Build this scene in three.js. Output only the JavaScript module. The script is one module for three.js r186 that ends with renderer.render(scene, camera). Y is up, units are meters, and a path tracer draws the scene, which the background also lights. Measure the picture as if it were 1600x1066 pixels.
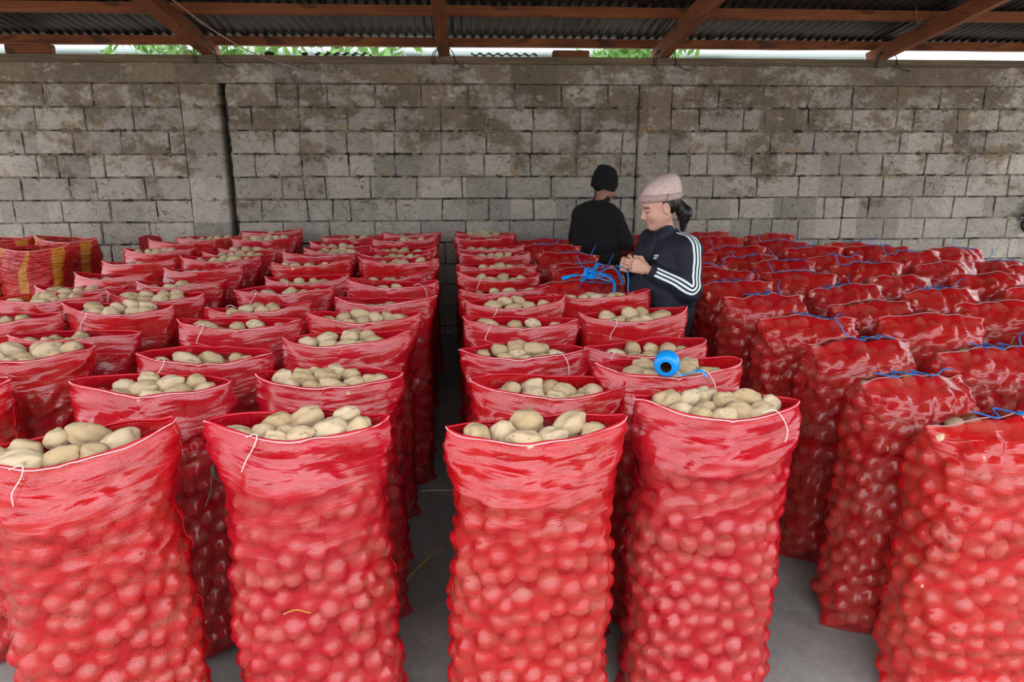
import * as THREE from 'three';
import { ImprovedNoise } from 'three/addons/math/ImprovedNoise.js';
import { mergeGeometries } from 'three/addons/utils/BufferGeometryUtils.js';

// ---------------------------------------------------------------- camera, sky, exposure
const scene = new THREE.Scene();
const camera = new THREE.PerspectiveCamera(49.55, 1600 / 1066, 0.05, 200);
camera.position.set(0, 1.7, 0);
camera.rotation.order = 'YXZ';
camera.rotation.set(-15 * Math.PI / 180, -3.5 * Math.PI / 180, 0);
const renderer = new THREE.WebGLRenderer({ antialias: true });
renderer.toneMapping = THREE.LinearToneMapping;
renderer.toneMappingExposure = 1.36;
renderer.shadowMap.enabled = true;

const Nz = new ImprovedNoise();
const noise = (x, y, z = 0) => Nz.noise(x, y, z);
const fbm = (x, y, z = 0, o = 4) => { let s = 0, a = 0.5; for (let i = 0; i < o; i++) { s += a * Nz.noise(x, y, z); x = x * 2.03 + 7.1; y = y * 2.03 + 3.7; z = z * 2.03 + 1.3; a *= 0.5; } return s; };
const rng = (s) => () => { s = (s + 0x6d2b79f5) | 0; let t = Math.imul(s ^ (s >>> 15), 1 | s); t = (t + Math.imul(t ^ (t >>> 7), 61 | t)) ^ t; return ((t ^ (t >>> 14)) >>> 0) / 4294967296; };
const clamp = (x, a = 0, b = 1) => Math.min(b, Math.max(a, x));
const sst = (a, b, x) => { const t = clamp((x - a) / (b - a)); return t * t * (3 - 2 * t); };
const lerp = (a, b, t) => a + (b - a) * t;

{ // overcast sky: bright cloud layer, a little cooler low down, soft cloud structure all round
  const W = 256, H = 128, d = new Float32Array(W * H * 4);
  for (let j = 0; j < H; j++) for (let i = 0; i < W; i++) {
    const el = ((j + 0.5) / H - 0.5) * Math.PI, az = (i / W) * 2 * Math.PI, x = Math.cos(az) * Math.cos(el), z = Math.sin(az) * Math.cos(el), y = Math.sin(el);
    const c = 1 + 0.25 * fbm(x * 2.2, y * 3, z * 2.2), v = (0.45 + 0.9 * clamp(y)) * c, k = (j * W + i) * 4;
    d[k] = v * 0.96; d[k + 1] = v * 1.0; d[k + 2] = v * 1.06; d[k + 3] = 1;
  }
  const t = new THREE.DataTexture(d, W, H, THREE.RGBAFormat, THREE.FloatType);
  t.mapping = THREE.EquirectangularReflectionMapping; t.magFilter = THREE.LinearFilter; t.needsUpdate = true;
  scene.background = t; scene.environment = t; scene.backgroundIntensity = scene.environmentIntensity = 3.2;
}

// ---------------------------------------------------------------- helpers
const taken = new Map();
const numbered = (n) => { const k = taken.get(n) ?? 0; taken.set(n, k + 1); return k ? `${n}_${String(k).padStart(3, '0')}` : n; };
function tag(o, label, category, group, kind) { o.userData.label = label; if (category) o.userData.category = category; if (group) o.userData.group = group; if (kind) o.userData.kind = kind; return o; }
function mesh(name, geo, mat, parent = scene) {
  const m = new THREE.Mesh(geo, mat); m.name = parent === scene ? numbered(name) : name; m.castShadow = m.receiveShadow = true; parent.add(m); return m;
}
function group(name, x = 0, y = 0, z = 0, ry = 0) { const g = new THREE.Group(); g.name = numbered(name); g.position.set(x, y, z); g.rotation.y = ry; scene.add(g); return g; }
const V = (x, y, z) => new THREE.Vector3(x, y, z);
function tube(pts, r, seg = 24, sides = 5, closed = false) { return new THREE.TubeGeometry(new THREE.CatmullRomCurve3(pts, closed), seg, r, sides, closed); }
function dataTex(W, H, f, { srgb = true, wrap = true } = {}) {
  const d = new Uint8Array(W * H * 4);
  for (let j = 0; j < H; j++) for (let i = 0; i < W; i++) { const c = f(i / W, j / H, i, j), k = (j * W + i) * 4; d[k] = clamp(c[0]) * 255; d[k + 1] = clamp(c[1]) * 255; d[k + 2] = clamp(c[2]) * 255; d[k + 3] = 255; }
  const t = new THREE.DataTexture(d, W, H); t.magFilter = THREE.LinearFilter; t.minFilter = THREE.LinearMipmapLinearFilter; t.generateMipmaps = true;
  if (srgb) t.colorSpace = THREE.SRGBColorSpace;
  if (wrap) t.wrapS = t.wrapT = THREE.RepeatWrapping; t.needsUpdate = true; return t;
}
// periodic noise for tiling maps
const pn = (u, v, fu, fv, s = 0) => { const a = u * 2 * Math.PI, b = v * 2 * Math.PI, ru = fu / 6.283, rv = fv / 6.283; return Nz.noise(Math.cos(a) * ru + s, Math.sin(a) * ru + Math.cos(b) * rv + 11.3 + s, Math.sin(b) * rv + 5.7); };
const mat = (o) => new THREE.MeshStandardMaterial({ roughness: 0.85, ...o });
// box with chamfered edges, uv in metres
function chamferBox(w, h, d, c = 0.006) {
  const x = w / 2, y = h / 2, z = d / 2, P = [], I = [];
  const pts = [];
  for (const sx of [-1, 1]) for (const sy of [-1, 1]) for (const sz of [-1, 1]) for (let a = 0; a < 3; a++) pts.push([sx * (a === 0 ? x : x - c), sy * (a === 1 ? y : y - c), sz * (a === 2 ? z : z - c)]);
  const id = (sx, sy, sz, a) => (((sx > 0 ? 1 : 0) * 4 + (sy > 0 ? 1 : 0) * 2 + (sz > 0 ? 1 : 0)) * 3 + a);
  const tri = (a, b, c2) => { const A = pts[a], B = pts[b], C = pts[c2]; const n = V(...B).sub(V(...A)).cross(V(...C).sub(V(...A))); const m = V((A[0] + B[0] + C[0]) / 3, (A[1] + B[1] + C[1]) / 3, (A[2] + B[2] + C[2]) / 3); if (n.dot(m) < 0) P.push(A, C, B); else P.push(A, B, C); };
  const quad = (a, b, c2, e) => { tri(a, b, c2); tri(a, c2, e); };
  for (const s of [-1, 1]) {
    quad(id(s, -1, -1, 0), id(s, 1, -1, 0), id(s, 1, 1, 0), id(s, -1, 1, 0));
    quad(id(-1, s, -1, 1), id(1, s, -1, 1), id(1, s, 1, 1), id(-1, s, 1, 1));
    quad(id(-1, -1, s, 2), id(1, -1, s, 2), id(1, 1, s, 2), id(-1, 1, s, 2));
  }
  for (const a of [-1, 1]) for (const b of [-1, 1]) {
    quad(id(a, b, -1, 0), id(a, b, 1, 0), id(a, b, 1, 1), id(a, b, -1, 1));
    quad(id(a, -1, b, 0), id(a, 1, b, 0), id(a, 1, b, 2), id(a, -1, b, 2));
    quad(id(-1, a, b, 1), id(1, a, b, 1), id(1, a, b, 2), id(-1, a, b, 2));
    for (const e of [-1, 1]) tri(id(a, b, e, 0), id(a, b, e, 1), id(a, b, e, 2));
  }
  const g = new THREE.BufferGeometry(); g.setAttribute('position', new THREE.Float32BufferAttribute(P.flat(), 3)); g.computeVertexNormals();
  const uv = [], n = g.attributes.normal;
  P.forEach((p, i) => { const ax = Math.abs(n.getX(i)), ay = Math.abs(n.getY(i)), az = Math.abs(n.getZ(i)); if (az >= ax && az >= ay) uv.push(p[0], p[1]); else if (ay >= ax) uv.push(p[0], p[2]); else uv.push(p[2], p[1]); });
  g.setAttribute('uv', new THREE.Float32BufferAttribute(uv, 2));
  return g;
}

// ---------------------------------------------------------------- setting: floor, back wall, roof
const WALL_Z = -6.6, TOP = 2.18;
const floorTex = dataTex(1024, 1024, (u, v) => {
  const n = pn(u, v, 6, 6) * 0.5 + pn(u, v, 25, 25, 3) * 0.35 + pn(u, v, 110, 110, 5) * 0.4;
  const cr = Math.abs(pn(u, v, 5, 5, 9) + 0.25 * pn(u, v, 24, 24, 21)); const crack = cr < 0.0018 ? 0.9 : 1;
  const blot = pn(u, v, 14, 14, 30) > 0.33 ? 0.96 : 1;
  const g = (0.55 + 0.1 * n) * crack * blot; return [g * 1.0, g * 0.985, g * 0.955];
});
floorTex.repeat.set(1 / 2.6, 1 / 2.6);
{
  const g = new THREE.BoxGeometry(13, 0.12, 12.4); const uv = g.attributes.uv, p = g.attributes.position;
  for (let i = 0; i < p.count; i++) uv.setXY(i, p.getX(i), p.getZ(i));
  const f = mesh('floor', g, mat({ map: floorTex, roughness: 0.75, bumpMap: floorTex, bumpScale: 0.004 })); f.position.set(0.5, -0.06, -0.9); tag(f, 'grey cracked concrete floor of the shed', null, null, 'structure');
  const yardTex = dataTex(256, 256, (u, v) => { const n = 0.55 + 0.16 * (pn(u, v, 8, 8) + 0.6 * pn(u, v, 40, 40, 4)); return [n, n * 0.93, n * 0.82]; }); yardTex.repeat.set(20, 20);
  const y = mesh('ground', new THREE.BoxGeometry(120, 0.1, 120), mat({ map: yardTex, roughness: 0.95 })); y.position.set(0, -0.171, 0); tag(y, 'bare earth yard around the shed', null, null, 'structure');
}
// wall texture: 10 m x 2.4 m, concrete grain, brown mud and some painted roof shade in the upper courses, pits and pale streaks
const WX0 = -4.6, WX1 = 5.6, WH = 2.42;
const wallTex = dataTex(2048, 512, (u, v) => {
  const x = u * (WX1 - WX0) + WX0, y = v * WH;
  const n = fbm(x * 2.1, y * 2.1, 0.3) * 0.5 + fbm(x * 13, y * 13, 4) * 0.34 + fbm(x * 60, y * 60, 8, 2) * 0.34;
  const bi = Math.floor(x / 0.395 + 13 * Math.floor((TOP - y) / 0.191)), tone = ((Math.sin(bi * 91.7) * 43758.5) % 1) * 0.045;
  let g = 0.585 + 0.2 * n + tone * 1.4 + 0.10 * fbm(x * 28, y * 40, 3, 3), r = g * 1.02, gr = g * 0.97, b = g * 0.895;
  // ragged brown dirt stains, thickened upwards to paint in some roof shade
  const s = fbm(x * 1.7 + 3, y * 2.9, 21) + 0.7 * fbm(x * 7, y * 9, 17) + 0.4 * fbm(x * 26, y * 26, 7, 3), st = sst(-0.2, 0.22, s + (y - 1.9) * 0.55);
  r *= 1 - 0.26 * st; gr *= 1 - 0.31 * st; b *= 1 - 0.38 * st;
  // clay mortar smeared and clotted along the joints
  const cy = ((TOP - y) / 0.191) % 1, jd = Math.min(cy, 1 - cy) * 0.191, hi = y > 1.5 ? 0.1 : y > 1.2 ? 0.02 : -0.08;
  const clot = fbm(x * 11 + 40, y * 13, 3) + 0.35 * fbm(x * 40, y * 40, 6, 2) - jd * 13 + hi; if (y < TOP && clot > 0.1) { const k = sst(0.1, 0.15, clot) * 0.7; r = lerp(r, 0.32, k); gr = lerp(gr, 0.25, k); b = lerp(b, 0.18, k); }
  const smear = fbm(x * 6 + 80, y * 4.5, 13) + 0.4 * fbm(x * 24, y * 24, 15, 2) - jd * 3; if (y > 1.3 && y < TOP && smear > 0.14) { const k = sst(0.14, 0.24, smear) * 0.45; r = lerp(r, 0.55, k); gr = lerp(gr, 0.43, k); b = lerp(b, 0.29, k); }
  const white = fbm(x * 7 + 11, y * 17, 30) + 0.3 * fbm(x * 40, y * 40, 31, 2); if (white > 0.3 && y > 1.75) { const k = sst(0.3, 0.36, white) * 0.5; r = lerp(r, 0.76, k); gr = lerp(gr, 0.73, k); b = lerp(b, 0.68, k); }
  const crk = Math.abs(fbm(x * 3.3 + 7, y * 3.3, 61, 4)); if (crk < 0.0045 && fbm(x * 1.2, y * 1.2, 71) > 0.0) { r *= 0.6; gr *= 0.58; b *= 0.55; }
  const soot = 0.12 - Math.hypot((x - 5.14) * 0.9, y - 1.06) + 0.16 * fbm(x * 9, y * 9, 50); if (soot > 0) { const k = sst(0, 0.12, soot) * 0.85; r *= 1 - k; gr *= 1 - k; b *= 1 - k; }
  const pit = fbm(x * 34, y * 26, 44, 2); if (pit > 0.36) { r *= 0.7; gr *= 0.68; b *= 0.66; }
  return [r, gr, b];
}, { wrap: false });
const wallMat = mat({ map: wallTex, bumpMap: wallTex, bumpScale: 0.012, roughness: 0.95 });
function wallUV(g, ox, oy) { const p = g.attributes.position, uv = g.attributes.uv; for (let i = 0; i < p.count; i++) uv.setXY(i, (p.getX(i) + ox - WX0) / (WX1 - WX0), (p.getY(i) + oy) / WH); return g; }
{
  const wall = group('wall_back'); tag(wall, 'concrete block wall at the back of the shed', null, null, 'structure');
  const mortar = mat({ map: dataTex(256, 256, (u, v) => { const n = 0.40 + 0.2 * (pn(u, v, 9, 9) + pn(u, v, 30, 30, 3)); return pn(u, v, 16, 16, 9) > 0.22 ? [0.12, 0.1, 0.085] : [n, n * 0.92, n * 0.8]; }), roughness: 1 });
  for (const [x0, x1, y1, z] of [[WX0, -2.036, 2.18, WALL_Z - 0.075], [-1.986, WX1, 2.18, WALL_Z - 0.075], [WX0, WX1, 2.18, WALL_Z - 0.2]]) { // split beside the left column, where a deep slot runs down the wall
    const g = new THREE.BoxGeometry(x1 - x0, y1, z < WALL_Z - 0.1 ? 0.1 : 0.13), uv = g.attributes.uv, p = g.attributes.position; for (let i = 0; i < p.count; i++) uv.setXY(i, p.getX(i) / 1.2, p.getY(i) / 1.2);
    mesh('mortar_bed', g, mortar, wall).position.set((x0 + x1) / 2, y1 / 2, z);
  }
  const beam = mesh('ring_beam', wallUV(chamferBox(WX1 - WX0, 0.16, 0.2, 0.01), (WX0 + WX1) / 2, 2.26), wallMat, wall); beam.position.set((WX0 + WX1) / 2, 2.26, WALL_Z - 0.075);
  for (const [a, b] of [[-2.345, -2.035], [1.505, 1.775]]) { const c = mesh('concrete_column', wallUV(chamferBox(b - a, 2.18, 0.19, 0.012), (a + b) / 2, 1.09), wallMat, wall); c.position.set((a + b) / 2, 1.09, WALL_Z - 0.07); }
  const R = rng(7); const far = [];
  const bays = [[WX0, -2.35, 0.1], [-1.985, 1.5, 0.0], [1.785, WX1, 0.06]];
  for (let row = 0; row < 12; row++) for (const [b0, b1, off] of bays) {
    const y1 = TOP - row * 0.191 - 0.004, y0 = Math.max(0.002, TOP - (row + 1) * 0.191 + 0.006 + R() * 0.003);
    let x = b0 + 0.004; const first = (row % 2 ? 0.2 : 0.39) + off * (row % 3) * 0.8 + (R() - 0.5) * 0.06; let w = first;
    while (x < b1 - 0.05) {
      let xe = Math.min(x + w, b1 - 0.003); if (b1 - xe < 0.07) xe = b1 - 0.003;
      const bw = xe - x - 0.006 - R() * 0.007, cx = (x + xe) / 2, bh = y1 - y0;
      const g = chamferBox(bw, bh, 0.05, 0.006); const p = g.attributes.position;
      for (let i = 0; i < p.count; i++) { const px = p.getX(i) + cx, py = p.getY(i) + (y0 + y1) / 2; p.setXYZ(i, p.getX(i) + 0.010 * noise(px * 8, py * 8, 1), p.getY(i) + 0.009 * noise(px * 8, py * 8, 5), p.getZ(i) + 0.004 * noise(px * 5, py * 5, 9)); }
      g.computeVertexNormals(); wallUV(g, cx, (y0 + y1) / 2);
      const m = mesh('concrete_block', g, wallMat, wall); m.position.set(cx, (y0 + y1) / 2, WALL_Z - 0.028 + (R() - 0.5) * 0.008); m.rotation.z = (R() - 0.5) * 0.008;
      x = xe; w = R() < 0.13 ? 0.15 + R() * 0.12 : 0.385 + R() * 0.02;
    }
  }
}
const woodTex = dataTex(512, 256, (u, v) => {
  const g = pn(u, v, 3, 40) * 0.5 + pn(u, v, 8, 120, 4) * 0.5, knot = pn(u, v, 9, 9, 17), k = knot > 0.4 ? 0.72 : 1, d = pn(u, v, 5, 4, 31) * 0.12;
  return [(0.66 + 0.14 * g + d) * k, (0.38 + 0.11 * g + d * 0.7) * k, (0.19 + 0.07 * g + d * 0.4) * k];
});
const wood = mat({ map: woodTex, color: 0xbdb6b2, roughness: 0.8, bumpMap: woodTex, bumpScale: 0.003 });
const woodGrey = mat({ map: dataTex(256, 128, (u, v) => { const g = 0.40 + 0.10 * pn(u, v, 3, 30) + 0.08 * pn(u, v, 8, 70, 4); return [g * 1.05, g * 0.88, g * 0.68]; }), roughness: 0.9 });
const woodPale = mat({ map: woodTex, color: 0xa0968a, roughness: 0.85 });
const SL = 0.158; // roof slope
const roofY = (z) => 2.40 + (z + 6.6) * SL; // underside of the rafters
const ROOF_FRONT = 0.3, ROOF_BACK = -6.86;
function timber(name, a, b, w, h, m, parent, r = 5) {
  const L = a.distanceTo(b), g = new THREE.BoxGeometry(L, h, w, Math.max(2, Math.round(L / 0.35)), 1, 1).toNonIndexed(); const p = g.attributes.position, uv = g.attributes.uv;
  const s = a.x * 3.1 + a.z * 1.7;
  for (let i = 0; i < p.count; i++) { const x = p.getX(i); uv.setXY(i, x / 1.4 + s, (p.getY(i) + p.getZ(i)) / 0.5 + s); p.setY(i, p.getY(i) + 0.006 * noise(x * 2 + s, 0.5, p.getZ(i) * 20)); p.setZ(i, p.getZ(i) + 0.006 * noise(x * 2 + s, 9, p.getY(i) * 20)); }
  g.computeVertexNormals();
  const o = mesh(name, g, m, parent); o.position.copy(a).lerp(b, 0.5); o.quaternion.setFromUnitVectors(V(1, 0, 0), b.clone().sub(a).normalize()); return o;
}
{
  const roof = group('ceiling'); tag(roof, 'dark corrugated metal roof on timber rafters and purlins', null, null, 'structure');
  const rustTex = dataTex(256, 512, (u, v) => { const n = pn(u, v, 6, 3) * 0.5 + pn(u, v, 30, 12, 3) * 0.4, rr = pn(u, v, 9, 4, 12) > 0.3; const g = 0.15 + 0.07 * n; return rr ? [g * 1.15, g * 0.9, g * 0.72] : [g, g * 0.98, g * 0.95]; });
  const tin = mat({ map: rustTex, roughness: 0.5, metalness: 0.35, side: THREE.DoubleSide });
  const L1 = 0.79, pitch = 0.0755;
  for (const [za, zb, lift] of [[ROOF_BACK, -3.6, 0], [-3.8, ROOF_FRONT, 0.012]]) for (let k = 0; k < 14; k++) {
    const x0 = -5.0 + k * L1, ns = 84, P = [], U = [], I = [];
    for (let i = 0; i <= ns; i++) for (const z of [za, zb]) {
      const x = i / ns * (L1 + 0.06); const c = 0.009 * Math.cos(x / pitch * 2 * Math.PI); P.push(x0 + x, roofY(z) + 0.192 + c + lift + (k % 2) * 0.004, z); U.push(x / 0.8 + k * 0.37, z / 1.6);
    }
    for (let i = 0; i < ns; i++) { const a = i * 2; I.push(a, a + 1, a + 2, a + 1, a + 3, a + 2); }
    const g = new THREE.BufferGeometry(); g.setAttribute('position', new THREE.Float32BufferAttribute(P, 3)); g.setAttribute('uv', new THREE.Float32BufferAttribute(U, 2)); g.setIndex(I); g.computeVertexNormals();
    mesh('corrugated_sheet', g, tin, roof);
  }
  for (const x of [-4.05, -2.1, -0.17, 1.69, 3.62, 5.5]) timber('rafter', V(x, roofY(-6.8) + 0.055, -6.8), V(x + (x > 3 ? 0.1 : 0), roofY(ROOF_FRONT - 0.1) + 0.055, ROOF_FRONT - 0.1), 0.095, 0.11, wood, roof);
  for (const z of [-6.74, -5.96, -5.2, -4.2, -3.2, -2.2, -1.2, -0.2]) timber('purlin', V(-5, roofY(z) + 0.145, z), V(6, roofY(z) + 0.145, z), 0.06, 0.07, wood, roof);
  const plate = timber('wall_plate', V(-4.6, 2.370, WALL_Z - 0.05), V(5.6, 2.370, WALL_Z - 0.05), 0.1, 0.058, woodGrey, roof);
}

// ---------------------------------------------------------------- potatoes
function potatoGeo(seed, det, [sx, sy, sz]) {
  const g0 = new THREE.IcosahedronGeometry(1, det), p = g0.attributes.position, R = rng(seed), eyes = [];
  for (let i = 0; i < 9; i++) { const v = V(R() - 0.5, R() - 0.5, R() - 0.5).normalize(); eyes.push([v, 0.08 + R() * 0.09]); }
  const col = [];
  for (let i = 0; i < p.count; i++) {
    const v = V().fromBufferAttribute(p, i).normalize(); let r = 1 + 0.3 * noise(v.x * 1.1 + seed, v.y * 1.1, v.z * 1.1) + 0.07 * noise(v.x * 2.6, v.y * 2.6 + seed, v.z * 2.6), dark = 0;
    for (const [e, s] of eyes) { const d = v.distanceTo(e); if (d < s * 2) { const k = 1 - sst(s * 0.3, s * 2, d); r -= 0.07 * k; if (d < s * 0.9) dark = Math.max(dark, 1 - sst(s * 0.4, s * 0.9, d)); } }
    p.setXYZ(i, v.x * r * sx, v.y * r * sy, v.z * r * sz);
    const n = 1 + 0.16 * fbm(v.x * 3, v.y * 3, v.z * 3 + seed, 3), k = n * (1 - 0.55 * dark * (seed % 2 ? 1 : 0.7)); col.push(k, k * (1 - 0.05 * dark), k * (1 - 0.1 * dark));
  }
  g0.deleteAttribute('uv'); g0.deleteAttribute('normal'); g0.setAttribute('color', new THREE.Float32BufferAttribute(col, 3));
  // weld so that normals are smooth
  const map = new Map(), P = [], C = [], I = [];
  for (let i = 0; i < p.count; i++) { const k = [p.getX(i), p.getY(i), p.getZ(i)].map((x) => Math.round(x * 2000)).join(); if (!map.has(k)) { map.set(k, P.length / 3); P.push(p.getX(i), p.getY(i), p.getZ(i)); C.push(col[i * 3], col[i * 3 + 1], col[i * 3 + 2]); } I.push(map.get(k)); }
  const g = new THREE.BufferGeometry(); g.setAttribute('position', new THREE.Float32BufferAttribute(P, 3)); g.setAttribute('color', new THREE.Float32BufferAttribute(C, 3)); g.setIndex(I); g.computeVertexNormals(); return g;
}
const shapes = [[1.25, 0.92, 0.95], [1.1, 0.98, 0.95], [1.35, 0.85, 0.9], [1.05, 1.0, 0.92], [1.2, 1.0, 0.85], [1.45, 0.9, 0.88]];
const potFine = shapes.map((s, i) => potatoGeo(11 + i * 3, 8, s));
const potMid = shapes.map((s, i) => potatoGeo(11 + i * 3, 4, s));
const potIn = potatoGeo(5, 4, [1.08, 0.98, 0.95]);
const TAN = [new THREE.Color(0.52, 0.375, 0.215), new THREE.Color(0.57, 0.42, 0.25), new THREE.Color(0.49, 0.35, 0.19), new THREE.Color(0.60, 0.46, 0.29)];
const potMats = TAN.map((c) => mat({ color: c, vertexColors: true, roughness: 0.8 }));
const potInMat = mat({ color: new THREE.Color(0.57, 0.40, 0.26), vertexColors: true, roughness: 0.6 });

// ---------------------------------------------------------------- net sacks
// woven net, 4.5 mm cells; laid threads bunch together here and there, more so in the slack cloth near the mouth
function netTex(open) {
  return dataTex(1024, 2048, (u, v, i, j) => {
    const bun = pn(u, v, 3, 26, 2) + 0.6 * pn(u, v, 6, 60, 8);
    const top = open ? 0.6 * sst(0.78, 0.95, v + 0.09 * pn(u, v, 4, 5, 40)) : 0.25 * sst(0.8, 0.97, v);
    const cov = 0.55 + 0.2 * bun + 0.26 * top;
    const cx = (i % 9.66) / 9.66, cy = (j % 8.9) / 8.9;
    const h = Math.abs(cy - 0.5) < cov * 0.5 + (pn(u, v, 60, 200, 3) * 0.06), w = Math.abs(cx - 0.5) < (0.19 + 0.12 * top + 0.05 * bun);
    const a = h || w ? 1 : 0; return [a, a, a];
  }, { srgb: false });
}
const netMat = (open, c) => new THREE.MeshPhysicalMaterial({ color: c, roughness: 0.21, ior: 1.6, bumpMap: wrinkleTex, bumpScale: 0.0032, alphaMap: netTexs[open ? 0 : 1], transparent: true, side: THREE.DoubleSide });
// fine creases running across the cloth
const wrinkleTex = dataTex(512, 1024, (u, v) => { const w = sst(0.6, 0.85, v) * 0.8 + 0.2, r = 1 - Math.abs(pn(u, v, 4, 38, 6)) * 2.2, q = 1 - Math.abs(pn(u, v, 7, 90, 12)) * 2; const h = 0.5 + w * (0.3 * r * r * Math.sign(r) + 0.14 * q); return [h, h, h]; }, { srgb: false });
const netTexs = [netTex(true), netTex(false)];
const RED = new THREE.Color(0.50, 0.004, 0.009);
const netOpen = [netMat(1, RED), netMat(1, new THREE.Color(0.48, 0.004, 0.014))], netShut = [netMat(0, new THREE.Color(0.54, 0.007, 0.009)), netMat(0, new THREE.Color(0.49, 0.006, 0.010))];
const hemMat = new THREE.MeshPhysicalMaterial({ color: new THREE.Color(0.56, 0.005, 0.018), roughness: 0.3, ior: 1.6 });
const threadMat = mat({ color: 0xf0d4d6, roughness: 0.4 });
const seamMat = mat({ color: 0xd98a8a, roughness: 0.45 });
const whiteString = mat({ color: 0xf4ece6, roughness: 0.6 });
const blueTwine = new THREE.MeshPhysicalMaterial({ color: new THREE.Color(0.01, 0.2, 0.62), roughness: 0.35, sheen: 0.2 });

const spow = (c, e) => Math.sign(c) * Math.pow(Math.abs(c), e);
function sackShell(open, seed) {
  const R = rng(seed * 101 + 3), lean = [(R() - 0.5) * 0.06, (R() - 0.5) * 0.03], ph = R() * 50, y0 = 0.72 + R() * 0.14, sl = (R() - 0.5) * 0.12, y1 = y0 - 0.12 - R() * 0.06, H = open ? 0.955 : 0.965;
  const fa = 0.003 + R() * R() * 0.016, tw = (R() - 0.5) * 0.12, bell = 0.002 + R() * 0.014, droop = 0.006 + R() * 0.016, cornerUp = 0.002 + R() * 0.02, sideTilt = (R() - 0.5) * 0.03, mouth = seed >= 100 ? 0.094 + R() * 0.022 : 0.062 + R() * 0.052;
  // angles spaced evenly by arc length of a middle section
  const M = 720, arc = [0]; let px, pz;
  for (let i = 0; i <= M; i++) { const th = -Math.PI + i / M * 2 * Math.PI, x = 0.238 * spow(Math.cos(th), 2 / 2.7), z = 0.165 * spow(Math.sin(th), 2 / 2.7); if (i) arc.push(arc[i - 1] + Math.hypot(x - px, z - pz)); px = x; pz = z; }
  const total = arc[M]; let q = 0;
  const theta = (u) => { const s = u * total; let lo = 0, hi = M; while (hi - lo > 1) { const m = (lo + hi) >> 1; if (arc[m] < s) lo = m; else hi = m; } return -Math.PI + (lo + (s - arc[lo]) / Math.max(1e-9, arc[hi] - arc[lo])) / M * 2 * Math.PI; };
  const at = (th, t, flat = false) => {
    const c = Math.cos(th), s = Math.sin(th);
    let a = lerp(0.234, 0.231, sst(0, 0.35, t)), b = 0.164, n = 2.7, y = t * H;
    const bot = 1 - sst(0, 0.10, t); if (flat) { a -= 0.036 * bot; b -= 0.008 * bot; } a += 0.030 * bot * bot; n -= 1.35 * bot; b -= 0.008 * bot;
    if (open) { const m = sst(0.80, 1.0, t); n -= 1.25 * m; a += (0.006 + bell) * m - 0.012 * (1 - m) * sst(0.4, 0.8, t); b = lerp(b, mouth, sst(0.84, 1, t)); }
    else { const m = clamp((t - 0.84) / 0.16); b = lerp(b, 0.01, 1 - Math.sqrt(Math.max(0, 1 - m * m * 0.985))); n = lerp(n, 1.9, m * m); a += -0.01 * m + 0.012 * sst(0.93, 1, t); }
    let x = a * spow(c, 2 / n), z = b * spow(s, 2 / n);
    if (open) { const m = sst(0.78, 1, t); y += m * (cornerUp * c * c * Math.abs(c) - droop * (s > 0 ? s : 0.25 * -s) + sideTilt * c + 0.012 * noise(th * 1.6, ph, t * 2)); }
    else { const m = sst(0.8, 1, t); y += m * (0.018 * noise(c * 3 + ph, 3.3, 1) - 0.02 * c * c + sideTilt * c); z += 0.02 * m * noise(c * 2.5, ph, 8); }
    const big = 0.016 * noise(x * 5 + ph, y * 5, z * 5) * sst(0, 0.1, t) * (open ? 1 : 1 - sst(0.85, 1, t)); const rl = Math.hypot(x, z) || 1; x += x / rl * big; z += z / rl * big;
    // slack cloth: horizontal folds below the mouth
    if (open) {
      const yy = t + sl * c, w = sst(0.60, 0.72, t) * (1 - sst(0.95, 0.995, t));
      let f = 0.010 * (1 - 2 * Math.abs(noise(th * 1.3 + ph, yy * 17, 2))) + 0.006 * noise(th * 2.6, yy * 42 + ph, 5);
      f += fa * (sst(y0 - 0.005, y0 + 0.02, yy) - sst(y0 + 0.02, y0 + 0.15, yy)) + fa * 0.6 * (sst(y1 - 0.005, y1 + 0.02, yy) - sst(y1 + 0.02, y1 + 0.1, yy));
      f = flat ? -0.010 : Math.max(f, -0.004); x += x / rl * f * w; z += z / rl * f * w;
    }
    const ct = Math.cos(tw * t), sn = Math.sin(tw * t), X = x * ct + z * sn, Z = -x * sn + z * ct;
    return V(X + lean[0] * t * t, Math.max(0.003, y), Z + lean[1] * t);
  };
  const normal = (th, t) => { const e = 0.012, A = at(th + e, t).sub(at(th - e, t)), B = at(th, Math.min(1, t + e)).sub(at(th, Math.max(0, t - e))); return B.cross(A).normalize(); };
  return { at, normal, theta, total, H };
}
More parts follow.
